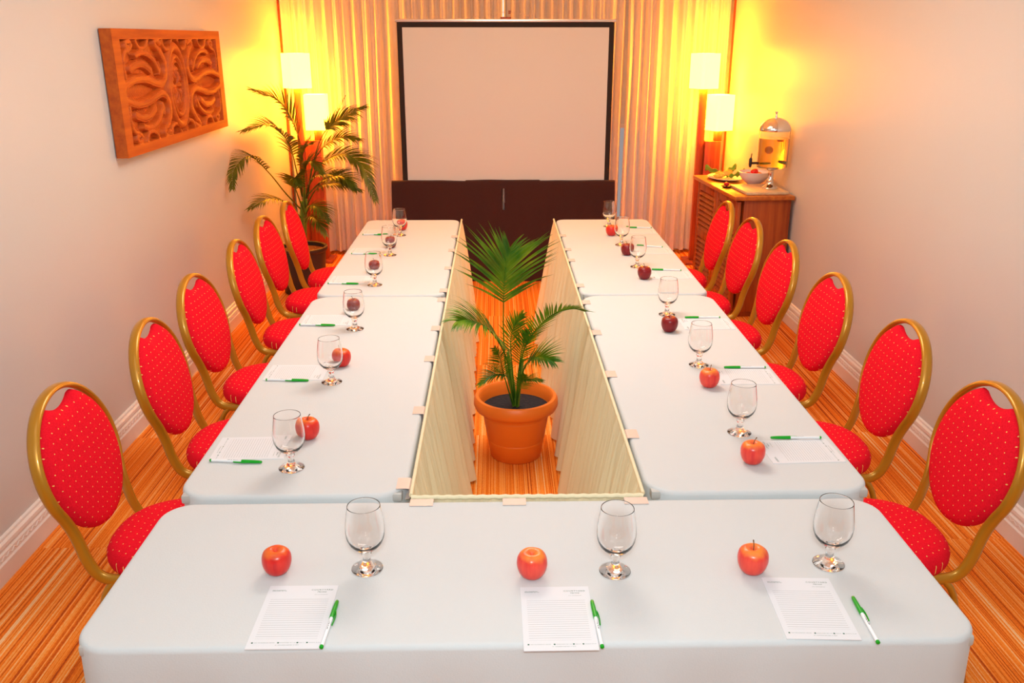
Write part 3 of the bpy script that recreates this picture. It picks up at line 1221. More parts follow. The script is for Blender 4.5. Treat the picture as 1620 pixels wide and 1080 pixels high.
pc = (PX, PY)
bm = bmesh.new()
for dx, dy, x1, y1, z1, r0 in ((0.0, 0.0, 0.05, 3.79, 0.52, 0.012), (0.012, -0.02, 0.12, 3.75, 0.50, 0.009), (-0.015, -0.01, 0.04, 3.75, 0.47, 0.008), (0.01, 0.02, 0.10, 3.72, 0.45, 0.007)):
    sweep(bm, catmull([(dx * 0.6, dy * 0.6, 0.245), ((dx + (x1 - PX)) / 2 * 0.8, (dy + y1 - PY) / 2, 0.37), (x1 - PX, y1 - PY, z1)], 12),
          [r0 * (1 - 0.4 * i / 12) for i in range(13)], n=8)
obj('stem', bm, M['stem'], palm, angle=60)
G_ = M['leaf']
frond('frond', rel([(0.082, 3.80, 0.26), (0.045, 3.80, 0.42), (0.032, 3.80, 0.58), (0.032, 3.80, 0.75), (0.040, 3.80, 0.90), (0.060, 3.81, 1.00)], pc), palm, G_,
      leaf=0.31, n=26, base=0.60, normal=(0, -1, 0.25), droop=0.20, width=0.0125, ang=52, seed=1, rad=0.005, tip=0.5)
frond('frond', rel([(0.080, 3.78, 0.26), (0.057, 3.72, 0.44), (0.039, 3.65, 0.55), (-0.002, 3.57, 0.66), (-0.055, 3.50, 0.742), (-0.120, 3.44, 0.785), (-0.16, 3.40, 0.792)], pc), palm, G_,
      leaf=0.19, n=44, base=0.40, normal=(0, -0.5, 1), droop=0.60, width=0.0105, ang=52, seed=2, rad=0.005, tip=0.8)
frond('frond', rel([(0.095, 3.78, 0.26), (0.104, 3.74, 0.43), (0.124, 3.67, 0.58), (0.176, 3.60, 0.694), (0.239, 3.53, 0.779), (0.312, 3.46, 0.825), (0.365, 3.42, 0.825)], pc), palm, G_,
      leaf=0.12, n=40, base=0.34, normal=(0, 0.4, 1), droop=0.12, width=0.0085, ang=50, seed=3, rad=0.005, tip=0.7)
frond('frond', rel([(0.090, 3.77, 0.26), (0.12, 3.68, 0.47), (0.155, 3.63, 0.54), (0.20, 3.59, 0.565), (0.245, 3.56, 0.555)], pc), palm, G_,
      leaf=0.14, n=30, base=0.36, normal=(0, -0.5, 1), droop=0.28, width=0.0095, ang=58, seed=4, rad=0.0045, tip=0.7)
frond('frond', rel([(0.080, 3.77, 0.26), (0.06, 3.68, 0.42), (0.02, 3.64, 0.465), (-0.03, 3.62, 0.465), (-0.075, 3.61, 0.43)], pc), palm, G_,
      leaf=0.085, n=24, base=0.34, normal=(0, -0.5, 1), droop=0.25, width=0.0055, ang=52, seed=5, rad=0.003, tip=0.7)
frond('frond', rel([(0.090, 3.76, 0.26), (0.10, 3.68, 0.40), (0.14, 3.63, 0.445), (0.20, 3.61, 0.445)], pc), palm, G_,
      leaf=0.06, n=18, base=0.40, normal=(0, -0.5, 1), droop=0.3, width=0.005, ang=50, seed=6, rad=0.003, tip=0.7)
frond('frond', rel([(0.085, 3.79, 0.26), (0.075, 3.76, 0.40), (0.063, 3.74, 0.585), (0.085, 3.72, 0.68), (0.115, 3.70, 0.73)], pc), palm, G_,
      leaf=0.11, n=26, base=0.42, normal=(0, -1, 0.3), droop=0.10, width=0.0062, ang=40, seed=7, rad=0.004, tip=0.6)
frond('frond', rel([(0.092, 3.76, 0.26), (0.095, 3.73, 0.40), (0.108, 3.69, 0.54), (0.125, 3.66, 0.63), (0.135, 3.63, 0.68)], pc), palm, G_,
      leaf=0.11, n=26, base=0.40, normal=(0, -1, 0.4), droop=0.15, width=0.0062, ang=42, seed=8, rad=0.004, tip=0.6)
frond('frond', rel([(0.075, 3.76, 0.26), (0.048, 3.70, 0.38), (0.025, 3.65, 0.484), (0.011, 3.60, 0.565), (-0.012, 3.56, 0.62)], pc), palm, G_,
      leaf=0.11, n=26, base=0.40, normal=(0, -1, 0.4), droop=0.2, width=0.0062, ang=45, seed=9, rad=0.004, tip=0.6)
frond('frond', rel([(0.092, 3.75, 0.26), (0.098, 3.70, 0.36), (0.115, 3.66, 0.43), (0.125, 3.63, 0.47)], pc), palm, G_,
      leaf=0.09, n=18, base=0.40, normal=(0, -1, 0.5), droop=0.2, width=0.006, ang=45, seed=10, rad=0.0035, tip=0.6)

# --- palm in the corner behind the left chairs
QX, QY = -1.505, 6.68
palm2 = thing('potted_palm', 'tall arching palm in a dark pot in the back left corner, before the lamp', 'potted plant', (QX, QY, 0))
bm = bmesh.new()
lathe(bm, [(0.0, 0.0), (0.150, 0.0), (0.157, 0.01), (0.170, 0.20), (0.178, 0.325), (0.190, 0.332), (0.195, 0.345), (0.192, 0.362), (0.182, 0.366), (0.172, 0.360),
           (0.168, 0.32), (0.15, 0.27), (0.0, 0.26)], 56)
obj('pot', bm, M['dark_pot'], palm2, angle=50)
bm = bmesh.new()
lathe(bm, [(0.0, 0.345), (0.08, 0.342), (0.166, 0.332), (0.155, 0.29), (0.0, 0.285)], 40)
obj('soil', bm, M['soil_brown'], palm2)
qc = (QX, QY)
bm = bmesh.new()
for x0_, y0_, x1_, y1_, z1_, r0 in ((-1.50, 6.68, -1.45, 6.67, 0.82, 0.017), (-1.53, 6.66, -1.47, 6.64, 0.72, 0.013), (-1.48, 6.65, -1.43, 6.62, 0.74, 0.012), (-1.50, 6.62, -1.44, 6.58, 0.62, 0.010)):
    sweep(bm, catmull([(x0_ - QX, y0_ - QY, 0.32), ((x0_ + x1_) / 2 - QX, (y0_ + y1_) / 2 - QY, (0.34 + z1_) / 2), (x1_ - QX, y1_ - QY, z1_)], 10),
          [r0 * (1 - 0.35 * i / 10) for i in range(11)], n=8)
obj('stem', bm, M['stem'], palm2, angle=60)
FR = [
    ([(-1.45, 6.68, 0.80), (-1.44, 6.62, 1.09), (-1.47, 6.56, 1.30), (-1.55, 6.51, 1.46), (-1.72, 6.45, 1.54)], 0.17, 30, 0.38, 0.45, 0.013),
    ([(-1.47, 6.65, 0.76), (-1.47, 6.54, 0.96), (-1.49, 6.43, 1.18), (-1.59, 6.31, 1.31), (-1.74, 6.20, 1.28)], 0.16, 28, 0.38, 0.5, 0.012),
    ([(-1.49, 6.65, 0.66), (-1.56, 6.50, 0.81), (-1.63, 6.35, 0.98), (-1.71, 6.20, 1.11), (-1.78, 6.05, 1.04), (-1.77, 5.92, 0.93)], 0.13, 26, 0.42, 0.5, 0.012),
    ([(-1.48, 6.60, 0.60), (-1.54, 6.47, 0.73), (-1.64, 6.33, 0.79), (-1.75, 6.20, 0.74)], 0.13, 20, 0.35, 0.5, 0.010),
    ([(-1.43, 6.68, 0.75), (-1.38, 6.69, 0.99), (-1.27, 6.69, 1.20), (-1.10, 6.70, 1.49)], 0.03, 6, 0.85, 0.1, 0.006),
    ([(-1.43, 6.68, 0.80), (-1.32, 6.70, 1.15), (-1.20, 6.73, 1.29), (-0.98, 6.75, 1.40)], 0.19, 28, 0.50, 0.7, 0.012),
    ([(-1.42, 6.62, 0.81), (-1.31, 6.58, 0.99), (-1.13, 6.54, 1.08), (-0.98, 6.49, 1.00), (-0.89, 6.45, 0.76)], 0.17, 34, 0.28, 0.5, 0.013),
    ([(-1.42, 6.60, 0.77), (-1.28, 6.53, 0.89), (-1.13, 6.47, 0.93), (-1.02, 6.40, 0.84)], 0.15, 24, 0.28, 0.5, 0.012),
    ([(-1.44, 6.55, 0.61), (-1.38, 6.50, 0.71), (-1.31, 6.45, 0.70), (-1.23, 6.40, 0.61)], 0.12, 18, 0.30, 0.5, 0.009),
    ([(-1.45, 6.68, 0.70), (-1.35, 6.69, 1.04), (-1.18, 6.69, 1.18), (-1.02, 6.70, 1.17)], 0.15, 24, 0.45, 0.6, 0.011),
    ([(-1.44, 6.60, 0.67), (-1.42, 6.53, 0.92), (-1.35, 6.47, 1.04), (-1.25, 6.40, 0.96)], 0.13, 22, 0.35, 0.5, 0.011),
    ([(-1.44, 6.60, 0.67), (-1.34, 6.57, 0.82), (-1.19, 6.53, 0.87), (-1.00, 6.50, 0.82)], 0.14, 24, 0.30, 0.5, 0.011),
    ([(-1.46, 6.66, 0.60), (-1.42, 6.62, 0.80), (-1.33, 6.57, 0.92), (-1.20, 6.52, 0.93), (-1.10, 6.48, 0.86)], 0.13, 24, 0.30, 0.5, 0.010),
    ([(-1.46, 6.60, 0.55), (-1.40, 6.54, 0.62), (-1.33, 6.48, 0.60), (-1.27, 6.43, 0.50)], 0.12, 20, 0.25, 0.5, 0.009),
    ([(-1.47, 6.66, 0.75), (-1.45, 6.60, 0.98), (-1.40, 6.55, 1.12), (-1.33, 6.52, 1.16)], 0.12, 22, 0.35, 0.4, 0.010),
    ([(-1.45, 6.62, 0.62), (-1.48, 6.52, 0.82), (-1.47, 6.45, 0.92), (-1.42, 6.38, 0.88)], 0.12, 20, 0.35, 0.4, 0.011),
]
for i, (pts, lf, n_, bs, dr, wd) in enumerate(FR):
    frond('frond', rel(pts, qc), palm2, M['leaf_far'], leaf=lf * 1.3, n=int(n_ * 1.25), base=bs, normal=(0, -0.3, 1), droop=dr, width=wd * 1.25, ang=56, seed=20 + i, rad=0.0055, tip=0.5)


# ================================================================== PROJECTION SCREEN
SX, SY = 0.084, 7.10
scr = thing('projection_screen', 'white pull-up projection screen with black borders before the back curtains', 'projection screen', (SX, SY, 0))
hw = 0.832
bm = bmesh.new()
box(bm, (0, 0, (0.775 + 1.965) / 2), (2 * (hw - 0.040), 0.004, 1.965 - 0.775))
obj('screen_surface', bm, M['screen'], scr, smooth=False)
bm = bmesh.new()
for sx in (-1, 1):
    box(bm, (sx * (hw - 0.020), 0, (0.775 + 2.003) / 2), (0.040, 0.0042, 2.003 - 0.775))
box(bm, (0, 0, 1.984), (2 * hw - 0.08, 0.0042, 0.038))
obj('black_border', bm, M['border'], scr, smooth=False)
bm = bmesh.new()
box(bm, (0, 0, 2.014), (2 * hw + 0.03, 0.028, 0.024), 0.006)
obj('top_bar', bm, M['silver'], scr)
bm = bmesh.new()
sweep(bm, [(-hw - 0.01, 0.0, 0.765), (hw + 0.01, 0.0, 0.765)], 0.024, n=16)
obj('roller_case', bm, M['black'], scr)
bm = bmesh.new()
sweep(bm, [(-0.020, 0.050, 0.12), (-0.020, 0.050, 2.42)], 0.015, n=16)
obj('pole', bm, M['satin'], scr, angle=60)
bm = bmesh.new()
box(bm, (0.028, 0.05, 2.075), (0.018, 0.02, 0.022), 0.003)
box(bm, (0.0, 0.035, 2.025), (0.08, 0.02, 0.03), 0.003)
obj('hanging_hook', bm, M['wood_lamp'], scr)
bm = bmesh.new()
sweep(bm, catmull([(-0.32, 0, 2.026), (-0.18, 0.02, 2.05), (-0.02, 0.034, 2.075), (0.14, 0.02, 2.06), (0.32, 0, 2.026)], 24), 0.0016, n=5)
obj('hanger_wire', bm, M['silver'], scr)
for a in (90, 210, 330):
    bm = bmesh.new()
    d = Vector((math.cos(R(a)), math.sin(R(a)), 0))
    sc_ = 0.40 if a == 90 else 0.33
    if a != 90:
        d = Vector((d.x * 1.0, -0.25, 0))
    sweep(bm, catmull([Vector((-0.02, 0.05, 0.42)) + d * 0.02, Vector((-0.02, 0.05, 0.22)) + d * 0.22, Vector((-0.02, 0.05, 0.012)) + d * sc_], 10), 0.010, n=8)
    obj('tripod_leg', bm, M['chrome'], scr, angle=60)

# dark cloth hung over the roller case, open by a slit in front of the chrome pole
bm = bmesh.new()
xs = sorted(set([round(-0.838 + (0.961 + 0.838) * i / 150, 4) for i in range(151)] + [0.046, 0.052, 0.058, 0.064, 0.070]))
zs = [0.803, 0.801, 0.796, 0.785, 0.772, 0.755, 0.745] + [0.745 - (0.745 - 0.008) * i / 26 for i in range(1, 27)]


def drape_y(x, z, j):
    v = max(0.0, (0.80 - z) / 0.79)
    wv = mnoise.noise(Vector((x * 5.0, z * 0.8, 3.0))) * 0.030 + mnoise.noise(Vector((x * 14, z * 1.0, 8.0))) * 0.010
    edge = [0.0, 0.016, 0.026, 0.0305, 0.032, 0.033, 0.034][j] if j < 7 else 0.034
    return SY - edge - 0.14 * v ** 1.1 + wv * min(1, v * 1.6)


grid = []
for x in xs:
    c = []
    top = 0.006 * mnoise.noise(Vector((x * 4, 0.3, 1))) + 0.006 * (abs(x - 0.06) < 0.3)
    for j, z in enumerate(zs):
        c.append(bm.verts.new((x, drape_y(x, z, j), z + (top if j < 5 else 0))))
    grid.append(c)
for i in range(len(xs) - 1):
    for j in range(len(zs) - 1):
        xm, zm = (xs[i] + xs[i + 1]) / 2, (zs[j] + zs[j + 1]) / 2
        if 0.575 < zm < 0.748 and abs(xm - 0.058) < (0.0155 if zm > 0.64 else 0.0095):
            continue
        bm.faces.new((grid[i][j], grid[i + 1][j], grid[i + 1][j + 1], grid[i][j + 1]))
# back fall of the cloth
gb = []
for i, x in enumerate(xs):
    c = [grid[i][0]]
    for j, z in enumerate((0.799, 0.790, 0.770, 0.72, 0.60, 0.45)):
        c.append(bm.verts.new((x, SY + [0.016, 0.027, 0.033, 0.036, 0.040, 0.042][j] + (0.045 if abs(x - 0.064) < 0.06 and j > 1 else 0), z)))
    gb.append(c)
for i in range(len(xs) - 1):
    for j in range(6):
        bm.faces.new((gb[i][j], gb[i][j + 1], gb[i + 1][j + 1], gb[i + 1][j]))
o = obj('dark_drape', bm, M['dark_cloth'], angle=180)
tag(o, 'dark brown cloth hanging to the carpet below the projection screen', 'cloth')


# ================================================================== FLOOR LAMPS
def lamp(loc, rz, label, ra, rb, offb):
    t = thing('floor_lamp', label, 'lamp', loc, rz, 'double wooden floor lamps')
    bm = bmesh.new()
    box(bm, (0.0, 0, 0.0125), (0.30, 0.24, 0.025), 0.004)
    obj('base', bm, M['wood_lamp'], t)
    bm = bmesh.new()
    box(bm, (0.035, 0, 0.5425), (0.135, 0.10, 1.035), 0.003)
    obj('pillar', bm, M['wood_lamp'], t)
    bm = bmesh.new()
    box(bm, (-0.067, 0, 0.765), (0.058, 0.058, 1.48), 0.003)
    obj('post', bm, M['wood_lamp'], t)
    bm = bmesh.new()
    box(bm, (0.035 + offb, 0, 1.115), (0.06, 0.06, 0.11), 0.003)
    obj('neck', bm, M['wood_lamp'], t)
    s = 0.186
    for (cx, z0, z1, rot) in ((-0.067, 1.49, 1.77, ra), (0.035 + offb, 1.15, 1.44, rb)):
        bm = bmesh.new()
        # square drum with a round opening in its top
        n = 32
        hs = s / 2
        ring_o, ring_i, ring_b, ring_bi = [], [], [], []
        for i in range(n):
            a = 2 * PI * (i + 0.5) / n
            c_, s_ = math.cos(a), math.sin(a)
            k_ = hs / max(abs(c_), abs(s_))
            ring_o.append((c_ * k_, s_ * k_))
        rot_m = Matrix.Rotation(rot, 2)
        vo = [bm.verts.new((cx + (rot_m @ Vector(p)).x, (rot_m @ Vector(p)).y, z1)) for p in ring_o]
        vb = [bm.verts.new((cx + (rot_m @ Vector(p)).x, (rot_m @ Vector(p)).y, z0)) for p in ring_o]
        vi = []
        for i in range(n):
            a = 2 * PI * (i + 0.5) / n
            p = rot_m @ Vector((0.078 * math.cos(a), 0.078 * math.sin(a)))
            vi.append(bm.verts.new((cx + p.x, p.y, z1)))
        for i in range(n):
            j = (i + 1) % n
            bm.faces.new((vb[i], vb[j], vo[j], vo[i]))
            bm.faces.new((vo[i], vo[j], vi[j], vi[i]))
        sh = obj('lamp_shade', bm, M['shade'], t, angle=30)
        bm = bmesh.new()
        lathe(bm, [(0.0, -0.05), (0.013, -0.048), (0.014, -0.02), (0.026, 0.005), (0.031, 0.03), (0.026, 0.052), (0.012, 0.064), (0.0, 0.066)], 20, (cx, 0, (z0 + z1) / 2))
        obj('bulb', bm, M['bulb'], sh)
        bm = bmesh.new()
        sweep(bm, [(cx, 0, z0 - 0.006 if cx < 0 else z0 + 0.012), (cx, 0, (z0 + z1) / 2 - 0.045)], 0.008, n=10)
        obj('lamp_holder', bm, M['steel'], t)
    return t


lamp((-1.600, 7.70, 0), 0.0, 'wooden double floor lamp with two lit square shades, left corner behind the palm', R(42), R(4), 0.045)
lamp((1.812, 7.58, 0), 0.0, 'wooden double floor lamp with two lit square shades, right corner behind the cabinet', R(27), R(27), 0.045)


# ================================================================== CABINET AND REFRESHMENTS
CW, CD, CHT = 1.02, 0.40, 0.868
cab = thing('louvred_cabinet', 'orange-brown wooden cabinet with louvred doors against the right wall', 'cabinet', (1.80, 6.42, 0), R(4.0))
# local: front faces -x, length along y
bm = bmesh.new()
box(bm, (0.032, 0, 0.44), (0.33, CW - 0.06, 0.80), 0.003)
box(bm, (0.02, 0, 0.03), (0.30, CW - 0.10, 0.06))
obj('body', bm, M['wood_cab'], cab)
bm = bmesh.new()
box(bm, (0.0, 0, CHT - 0.014), (0.42, CW, 0.028), 0.005)
obj('top', bm, M['wood_top_lit'], cab)
dw = (CW - 0.08) / 2
for s in (-1, 1):
    cy = s * (dw / 2 + 0.002)
    bm = bmesh.new()
    x = -0.162
    for q in (-1, 1):
        box(bm, (x, cy + q * (dw / 2 - 0.03), 0.44), (0.024, 0.055, 0.77), 0.002)
    for zz in (0.085, 0.44, 0.80):
        box(bm, (x, cy, zz), (0.024, dw - 0.1, 0.06), 0.002)
    d = obj('door', bm, M['wood_cab'], cab)
    bm = bmesh.new()
    for z0_, z1_ in ((0.115, 0.41), (0.47, 0.77)):
        n_ = 8
        for i in range(n_):
            z = z0_ + (z1_ - z0_) * (i + 0.5) / n_
            mm = Matrix.Translation((x - 0.002, cy, z)) @ Matrix.Rotation(R(-48), 4, 'Y') @ Matrix.Diagonal((0.040, dw - 0.112, 0.006, 1))
            bmesh.ops.create_cube(bm, size=1.0, matrix=mm)
    obj('louvres', bm, M['wood_cab'], d, smooth=False)
    bm = bmesh.new()
    lathe(bm, [(0.0, 0.0), (0.006, 0.0), (0.006, 0.012), (0.012, 0.018), (0.012, 0.024), (0.0, 0.028)], 16)
    bmesh.ops.rotate(bm, verts=bm.verts[:], cent=(0, 0, 0), matrix=Matrix.Rotation(R(-90), 3, 'Y'))
    bmesh.ops.translate(bm, verts=bm.verts[:], vec=(x - 0.012, cy - s * (dw / 2 - 0.03), 0.46))
    obj('knob', bm, M['wood_lamp'], d)
ZK = CHT + 0.001

# serving board under the dispenser
sb = bmesh.new()
box(sb, (0, 0, 0.010), (0.30, 0.36, 0.020), 0.005)
o = obj('serving_board', sb, M['board'])
o.location = (1.855, 6.145, ZK)
o.rotation_euler = (0, 0, R(4))
tag(o, 'pale flat serving board on the cabinet under the juice dispenser', 'board')
ZS = ZK + 0.0205

# juice dispenser
ds = thing('juice_dispenser', 'clear juice dispenser with a chrome dome lid and pedestal on the cabinet', 'drink dispenser', (1.925, 6.13, ZS))
bm = bmesh.new()
lathe(bm, [(0.0, 0.0), (0.052, 0.0), (0.055, 0.004), (0.052, 0.010), (0.036, 0.022), (0.026, 0.034), (0.021, 0.048), (0.024, 0.056), (0.019, 0.064), (0.019, 0.120),
           (0.024, 0.126), (0.036, 0.132), (0.036, 0.150), (0.0, 0.150)], 40)
obj('pedestal', bm, M['chrome'], ds, angle=50)
bm = bmesh.new()
lathe(bm, [(0.0, 0.146), (0.098, 0.146), (0.103, 0.150), (0.105, 0.40), (0.102, 0.40), (0.100, 0.156), (0.0, 0.154)], 48)
obj('tank', bm, M['clear'], ds, angle=50)
bm = bmesh.new()
lathe(bm, [(0.0, 0.1545), (0.097, 0.1565), (0.0995, 0.16), (0.1008, 0.345), (0.0, 0.345)], 48)
obj('juice', bm, M['juice'], ds, angle=50)
bm = bmesh.new()
lathe(bm, [(0.107, 0.395), (0.109, 0.400), (0.108, 0.412), (0.100, 0.430), (0.082, 0.455), (0.055, 0.473), (0.025, 0.482), (0.0, 0.484), ], 48, cap=False)
obj('lid', bm, M['chrome'], ds, angle=60)
bm = bmesh.new()
lathe(bm, [(0.0, 0.480), (0.008, 0.482), (0.007, 0.500), (0.005, 0.506), (0.010, 0.518), (0.012, 0.522), (0.0, 0.524)], 20)
obj('lid_knob', bm, M['chrome'], ds, angle=50)
bm = bmesh.new()
sweep(bm, [(-0.102, -0.02, 0.178), (-0.165, -0.03, 0.178)], 0.008, n=10)
sweep(bm, [(-0.160, -0.03, 0.150), (-0.160, -0.03, 0.170), (-0.160, -0.03, 0.205), (-0.158, -0.03, 0.215)], [0.007, 0.011, 0.011, 0.006], n=12)
sweep(bm, [(-0.158, -0.03, 0.212), (-0.155, -0.03, 0.245)], [0.004, 0.003], n=8)
obj('tap', bm, M['black'], ds, angle=60)


def slice_ring(parent, loc, r, mtl, tilt):
    bm = bmesh.new()
    lathe(bm, [(0.0, -0.003), (r, -0.003), (r * 1.03, 0), (r, 0.003), (0.0, 0.003)], 24)
    o = obj('fruit_slice', bm, mtl, parent, loc)
    o.rotation_euler = tilt
    return o


slice_ring(ds, (-0.045, -0.055, 0.272), 0.026, M['orange_food'], (R(75), 0, R(-25)))
slice_ring(ds, (0.02, -0.06, 0.335), 0.020, M['red_food'], (R(5), 0, 0))
slice_ring(ds, (0.05, -0.03, 0.19), 0.028, M['green_food'], (R(20), R(15), 0))
slice_ring(ds, (-0.03, 0.02, 0.18), 0.028, M['green_food'], (R(5), R(-10), 0))

# salad bowl with red fruit
bw = thing('fruit_bowl', 'white round bowl holding orange-red fruit pieces, behind the juice dispenser', 'bowl', (1.900, 6.44, ZK))
bm = bmesh.new()
lathe(bm, [(0.0, 0.0), (0.045, 0.0), (0.048, 0.006), (0.075, 0.024), (0.100, 0.055), (0.114, 0.092), (0.110, 0.094), (0.096, 0.058), (0.070, 0.030), (0.0, 0.014)], 44)
obj('bowl', bm, M['ceramic'], bw, angle=50)


def lump(r, seed, sq=(1, 1, 1)):
    bm = bmesh.new()
    bmesh.ops.create_icosphere(bm, subdivisions=3, radius=1.0)
    for v in bm.verts:
        n_ = 1 + 0.22 * mnoise.noise(v.co * 1.4 + Vector((seed, seed * 2.3, 0)))
        v.co = Vector((v.co.x * r * sq[0] * n_, v.co.y * r * sq[1] * n_, v.co.z * r * sq[2] * n_))
    return bm


rnd = random.Random(4)
WH = ['front left', 'front right', 'back left', 'back right', 'top', 'centre', 'left', 'right']
for i, (dx, dy, dz) in enumerate(((-0.045, -0.035, 0.062), (0.035, -0.040, 0.064), (-0.040, 0.040, 0.064), (0.040, 0.035, 0.064), (0.0, 0.0, 0.092))):
    o = obj('fruit_piece', lump(0.026, i + 1, (1.1, 1.0, 0.8)), M['orange_food'] if i % 2 else M['red_food'])
    o.location = (1.900 + dx, 6.44 + dy, ZK + dz)
    tag(o, '%s fruit piece in the white bowl, %s' % ('orange' if i % 2 else 'red', WH[i]), 'fruit', 'fruit pieces in the white bowl')

# platter of fruit and greens
pt = bmesh.new()
lathe(pt, [(0.0, 0.0), (0.07, 0.0), (0.10, 0.006), (0.128, 0.016), (0.126, 0.018), (0.095, 0.010), (0.0, 0.006)], 44)
for v in pt.verts:
    v.co.y *= 1.45
o = obj('serving_platter', pt, M['ceramic'])
o.location = (1.752, 6.70, ZK)
o.rotation_euler = (0, 0, R(4))
tag(o, 'oval white platter of cut fruit and greens at the far end of the cabinet', 'platter')


def leafy(loc, rz, L, lbl):
    """a curled lettuce leaf"""
    bm = bmesh.new()
    n, m_ = 14, 8
    g = []
    for i in range(n + 1):
        u = i / n
        row = []
        for j in range(m_ + 1):
            v = j / m_ - 0.5
            wdt = L * 0.55 * math.sin(PI * (0.1 + 0.85 * u))
            z = 0.012 + 0.035 * u * u + abs(v) * 0.05 * (0.5 + u) + 0.008 * math.sin(u * 17 + v * 9)
            row.append(bm.verts.new(((u - 0.5) * L, v * wdt, z)))
        g.append(row)
    for i in range(n):
        for j in range(m_):
            bm.faces.new((g[i][j], g[i + 1][j], g[i + 1][j + 1], g[i][j + 1]))
    o = obj('lettuce_leaf', bm, M['green_food'], angle=180)
    md = o.modifiers.new('thick', 'SOLIDIFY')
    md.thickness = 0.0025
    o.location = loc
    o.rotation_euler = (0, 0, rz)
    tag(o, lbl, 'lettuce', 'lettuce leaves on the platter')


leafy((1.69, 6.80, ZK + 0.012), R(200), 0.16, 'curled lettuce leaf at the left end of the fruit platter')
leafy((1.800, 6.585, ZK + 0.012), R(-30), 0.13, 'curled lettuce leaf at the near end of the fruit platter, by the bowl')
leafy((1.82, 6.80, ZK + 0.012), R(30), 0.11, 'curled lettuce leaf at the back right of the fruit platter')
for i, (x, y, z, mt, sq, wd) in enumerate((
        (1.715, 6.72, 0.035, 'orange_food', (1.3, 0.9, 0.6), 'orange wedge left of the middle of the fruit platter'),
        (1.765, 6.70, 0.042, 'yellow_food', (1.4, 0.8, 0.7), 'yellow wedge in the middle of the fruit platter'),
        (1.790, 6.75, 0.048, 'orange_food', (1.0, 1.3, 0.6), 'orange wedge at the back of the fruit platter'),
        (1.712, 6.655, 0.036, 'yellow_food', (0.9, 1.4, 0.6), 'yellow wedge at the near end of the fruit platter'),
        (1.690, 6.66, 0.030, 'yellow_food', (1.2, 0.8, 0.5), 'yellow wedge on the near left rim of the fruit platter'))):
    o = obj('fruit_wedge', lump(0.030, 10 + i, sq), M[mt])
    o.location = (x, y, ZK + z)
    tag(o, wd, 'fruit', 'fruit wedges on the platter')
# little dish with a red berry at the cabinet's front edge
bm = bmesh.new()
lathe(bm, [(0.0, 0.0), (0.026, 0.0), (0.036, 0.007), (0.042, 0.012), (0.040, 0.013), (0.030, 0.008), (0.0, 0.005)], 32)
o = obj('small_dish', bm, M['dark_pot'])
o.location = (1.665, 6.30, ZK)
tag(o, 'small dark dish holding a red fruit at the cabinet front edge', 'dish')
o = obj('red_berry', lump(0.017, 33, (1, 1, 1)), M['red_food'])
o.location = (1.665, 6.30, ZK + 0.023)
tag(o, 'single red fruit in the small dark dish on the cabinet', 'fruit')


# ================================================================== CARVED WALL PANEL
AY0, AY1, AZ0, AZ1 = 4.315, 5.985, 1.335, 1.928
art = thing('carved_wall_panel', 'carved orange-brown wooden relief panel hanging on the left wall', 'wall art', (XL, (AY0 + AY1) / 2, (AZ0 + AZ1) / 2))
AW, AH, AT = AY1 - AY0, AZ1 - AZ0, 0.062
NXg, NYg = 400, 150
U = np.linspace(0, AW, NXg)[:, None] * np.ones((1, NYg))
V = np.linspace(0, AH, NYg)[None, :] * np.ones((NXg, 1))
H = np.zeros_like(U)
mg_u, mg_v = 0.085, 0.050
inside = (U > mg_u) & (U < AW - mg_u) & (V > mg_v) & (V < AH - mg_v)
H[inside] = -0.030
cu_, cv_ = AW * 0.5, AH * 0.5
Us = cu_ - np.abs(U - cu_)      # mirrored across both axes
Vs = cv_ - np.abs(V - cv_)


def ridge(pts, wid, hgt, taper=False):
    global H
    c = catmull([(p[0], p[1], 0) for p in pts], 60)
    dmin = np.full_like(U, 9.0)
    wl = np.full_like(U, wid)
    for i, q in enumerate(c):
        d = np.hypot(Us - q.x, Vs - q.y)
        k_ = d < dmin
        dmin = np.where(k_, d, dmin)
    prof = np.clip(1.9 * (1 - (dmin / wl) ** 2), 0, 1) ** 0.5
    groove = 0.004 * np.exp(-((dmin / wl - 0.55) / 0.10) ** 2)
    up_ = -0.030 + (hgt + 0.008) * prof - groove
    H = np.where(inside & (dmin < wl), np.maximum(H, up_), H)


# broad swelling bands and scrolls (one quarter, mirrored)
ridge([(mg_u, 0.262), (0.22, 0.238), (0.36, 0.240), (0.48, 0.262), (0.575, 0.270), (0.645, 0.235), (0.655, 0.165), (0.600, 0.105)], 0.026, 0.022)
ridge([(0.600, 0.105), (0.545, 0.075), (0.560, 0.052), (0.620, 0.070)], 0.017, 0.021)
ridge([(0.115, 0.225), (0.105, 0.165), (0.130, 0.115), (0.185, 0.100), (0.225, 0.078), (0.205, 0.058), (0.165, 0.064), (0.160, 0.085), (0.185, 0.083)], 0.014, 0.021)
ridge([(0.20, 0.185), (0.29, 0.165), (0.38, 0.170), (0.46, 0.200)], 0.024, 0.014)
ridge([(0.27, 0.125), (0.34, 0.112), (0.42, 0.120), (0.50, 0.150), (0.555, 0.200)], 0.018, 0.020)
ridge([(0.285, 0.052), (0.315, 0.084), (0.365, 0.092), (0.415, 0.080), (0.445, 0.052)], 0.013, 0.021)
ridge([(0.640, 0.052), (0.665, 0.088), (0.715, 0.100), (0.765, 0.088), (0.790, 0.052)], 0.014, 0.021)
ridge([(0.560, 0.222), (0.575, 0.195), (0.565, 0.165)], 0.010, 0.018)
# fine hatching cut into the low ground between bands
hat = 0.0022 * (np.sin((Us * 1.0 + Vs * 1.3) * 260) > 0.2)
H = np.where(inside & (H < -0.025), H - hat, H)
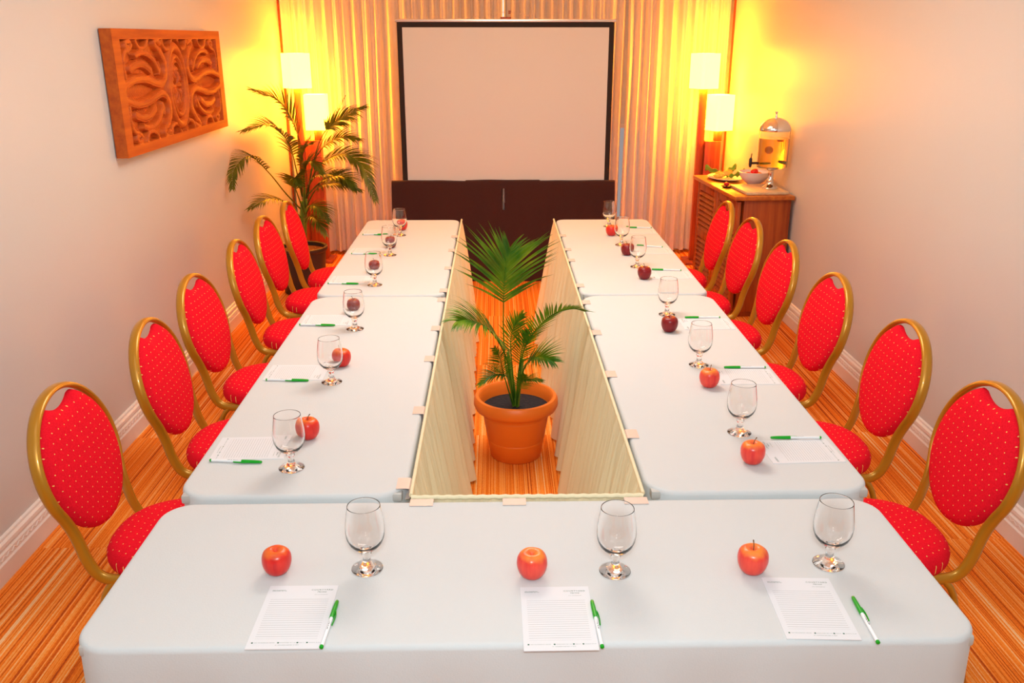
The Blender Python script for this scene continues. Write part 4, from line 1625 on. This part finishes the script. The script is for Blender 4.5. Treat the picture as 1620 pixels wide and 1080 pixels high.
# central oval medallion with two rings and a leaf rosette
ex, ey = (U - cu_) / 0.150, (V - cv_) / 0.225
er_ = np.hypot(ex, ey)
H = np.where(inside & (er_ < 1.08), -0.026, H)
for r0, wd_, hg in ((0.93, 0.13, 0.020), (0.70, 0.08, 0.017), (0.57, 0.05, 0.013)):
    p_ = np.clip(1 - ((er_ - r0) / wd_) ** 2, 0, 1) ** 0.6
    H = np.where(inside & (np.abs(er_ - r0) < wd_), np.maximum(H, -0.026 + (hg + 0.006) * p_), H)
th_ = np.arctan2(ey, ex)
pet = np.clip(1 - ((er_ - 0.28) / 0.24) ** 2, 0, 1) * np.clip(np.cos(8 * th_), 0, 1) ** 0.5
pet2 = np.clip(1 - ((er_ - 0.42) / 0.10) ** 2, 0, 1) * np.clip(-np.cos(8 * th_), 0, 1) ** 0.5
H = np.where(er_ < 0.55, -0.026 + 0.020 * np.maximum(pet, pet2 * 0.8), H)
H = np.where(inside | (er_ < 0), H, H)
# pierced dark half-moons at the edges: deep recesses
for (mu, mv, ru, rv) in ((0.365, mg_v, 0.050, 0.028), (0.715, mg_v, 0.050, 0.034), (0.605, 0.195, 0.022, 0.040), (0.485, mg_v, 0.026, 0.03), (0.24, 0.135, 0.02, 0.016)):
    dd_ = np.hypot((Us - mu) / ru, (Vs - mv) / rv)
    H = np.where(inside & (dd_ < 1), -0.052, H)
verts = np.stack([AT + H, U - AW / 2, V - AH / 2], axis=-1).reshape(-1, 3)
idx = np.arange(NXg * NYg).reshape(NXg, NYg)
faces = np.stack([idx[:-1, :-1], idx[1:, :-1], idx[1:, 1:], idx[:-1, 1:]], axis=-1).reshape(-1, 4)
me = bpy.data.meshes.new('relief')
me.from_pydata(verts.tolist(), [], faces.tolist())
o = link('relief', me, M['wood_art'], art, smooth=True)
me.set_sharp_from_angle(angle=R(50))
bm = bmesh.new()
box(bm, (0.012 + 0.004, 0, 0), (0.022, AW - 0.002, AH - 0.002))
for sy in (-1, 1):
    box(bm, ((AT - 0.001) / 2 + 0.004, sy * (AW / 2 - 0.008), 0), (AT - 0.009, 0.0155, AH - 0.001))
    box(bm, ((AT - 0.001) / 2 + 0.004, 0, sy * (AH / 2 - 0.008)), (AT - 0.009, AW - 0.001, 0.0155))
obj('panel', bm, M['wood_art'], art, smooth=False)
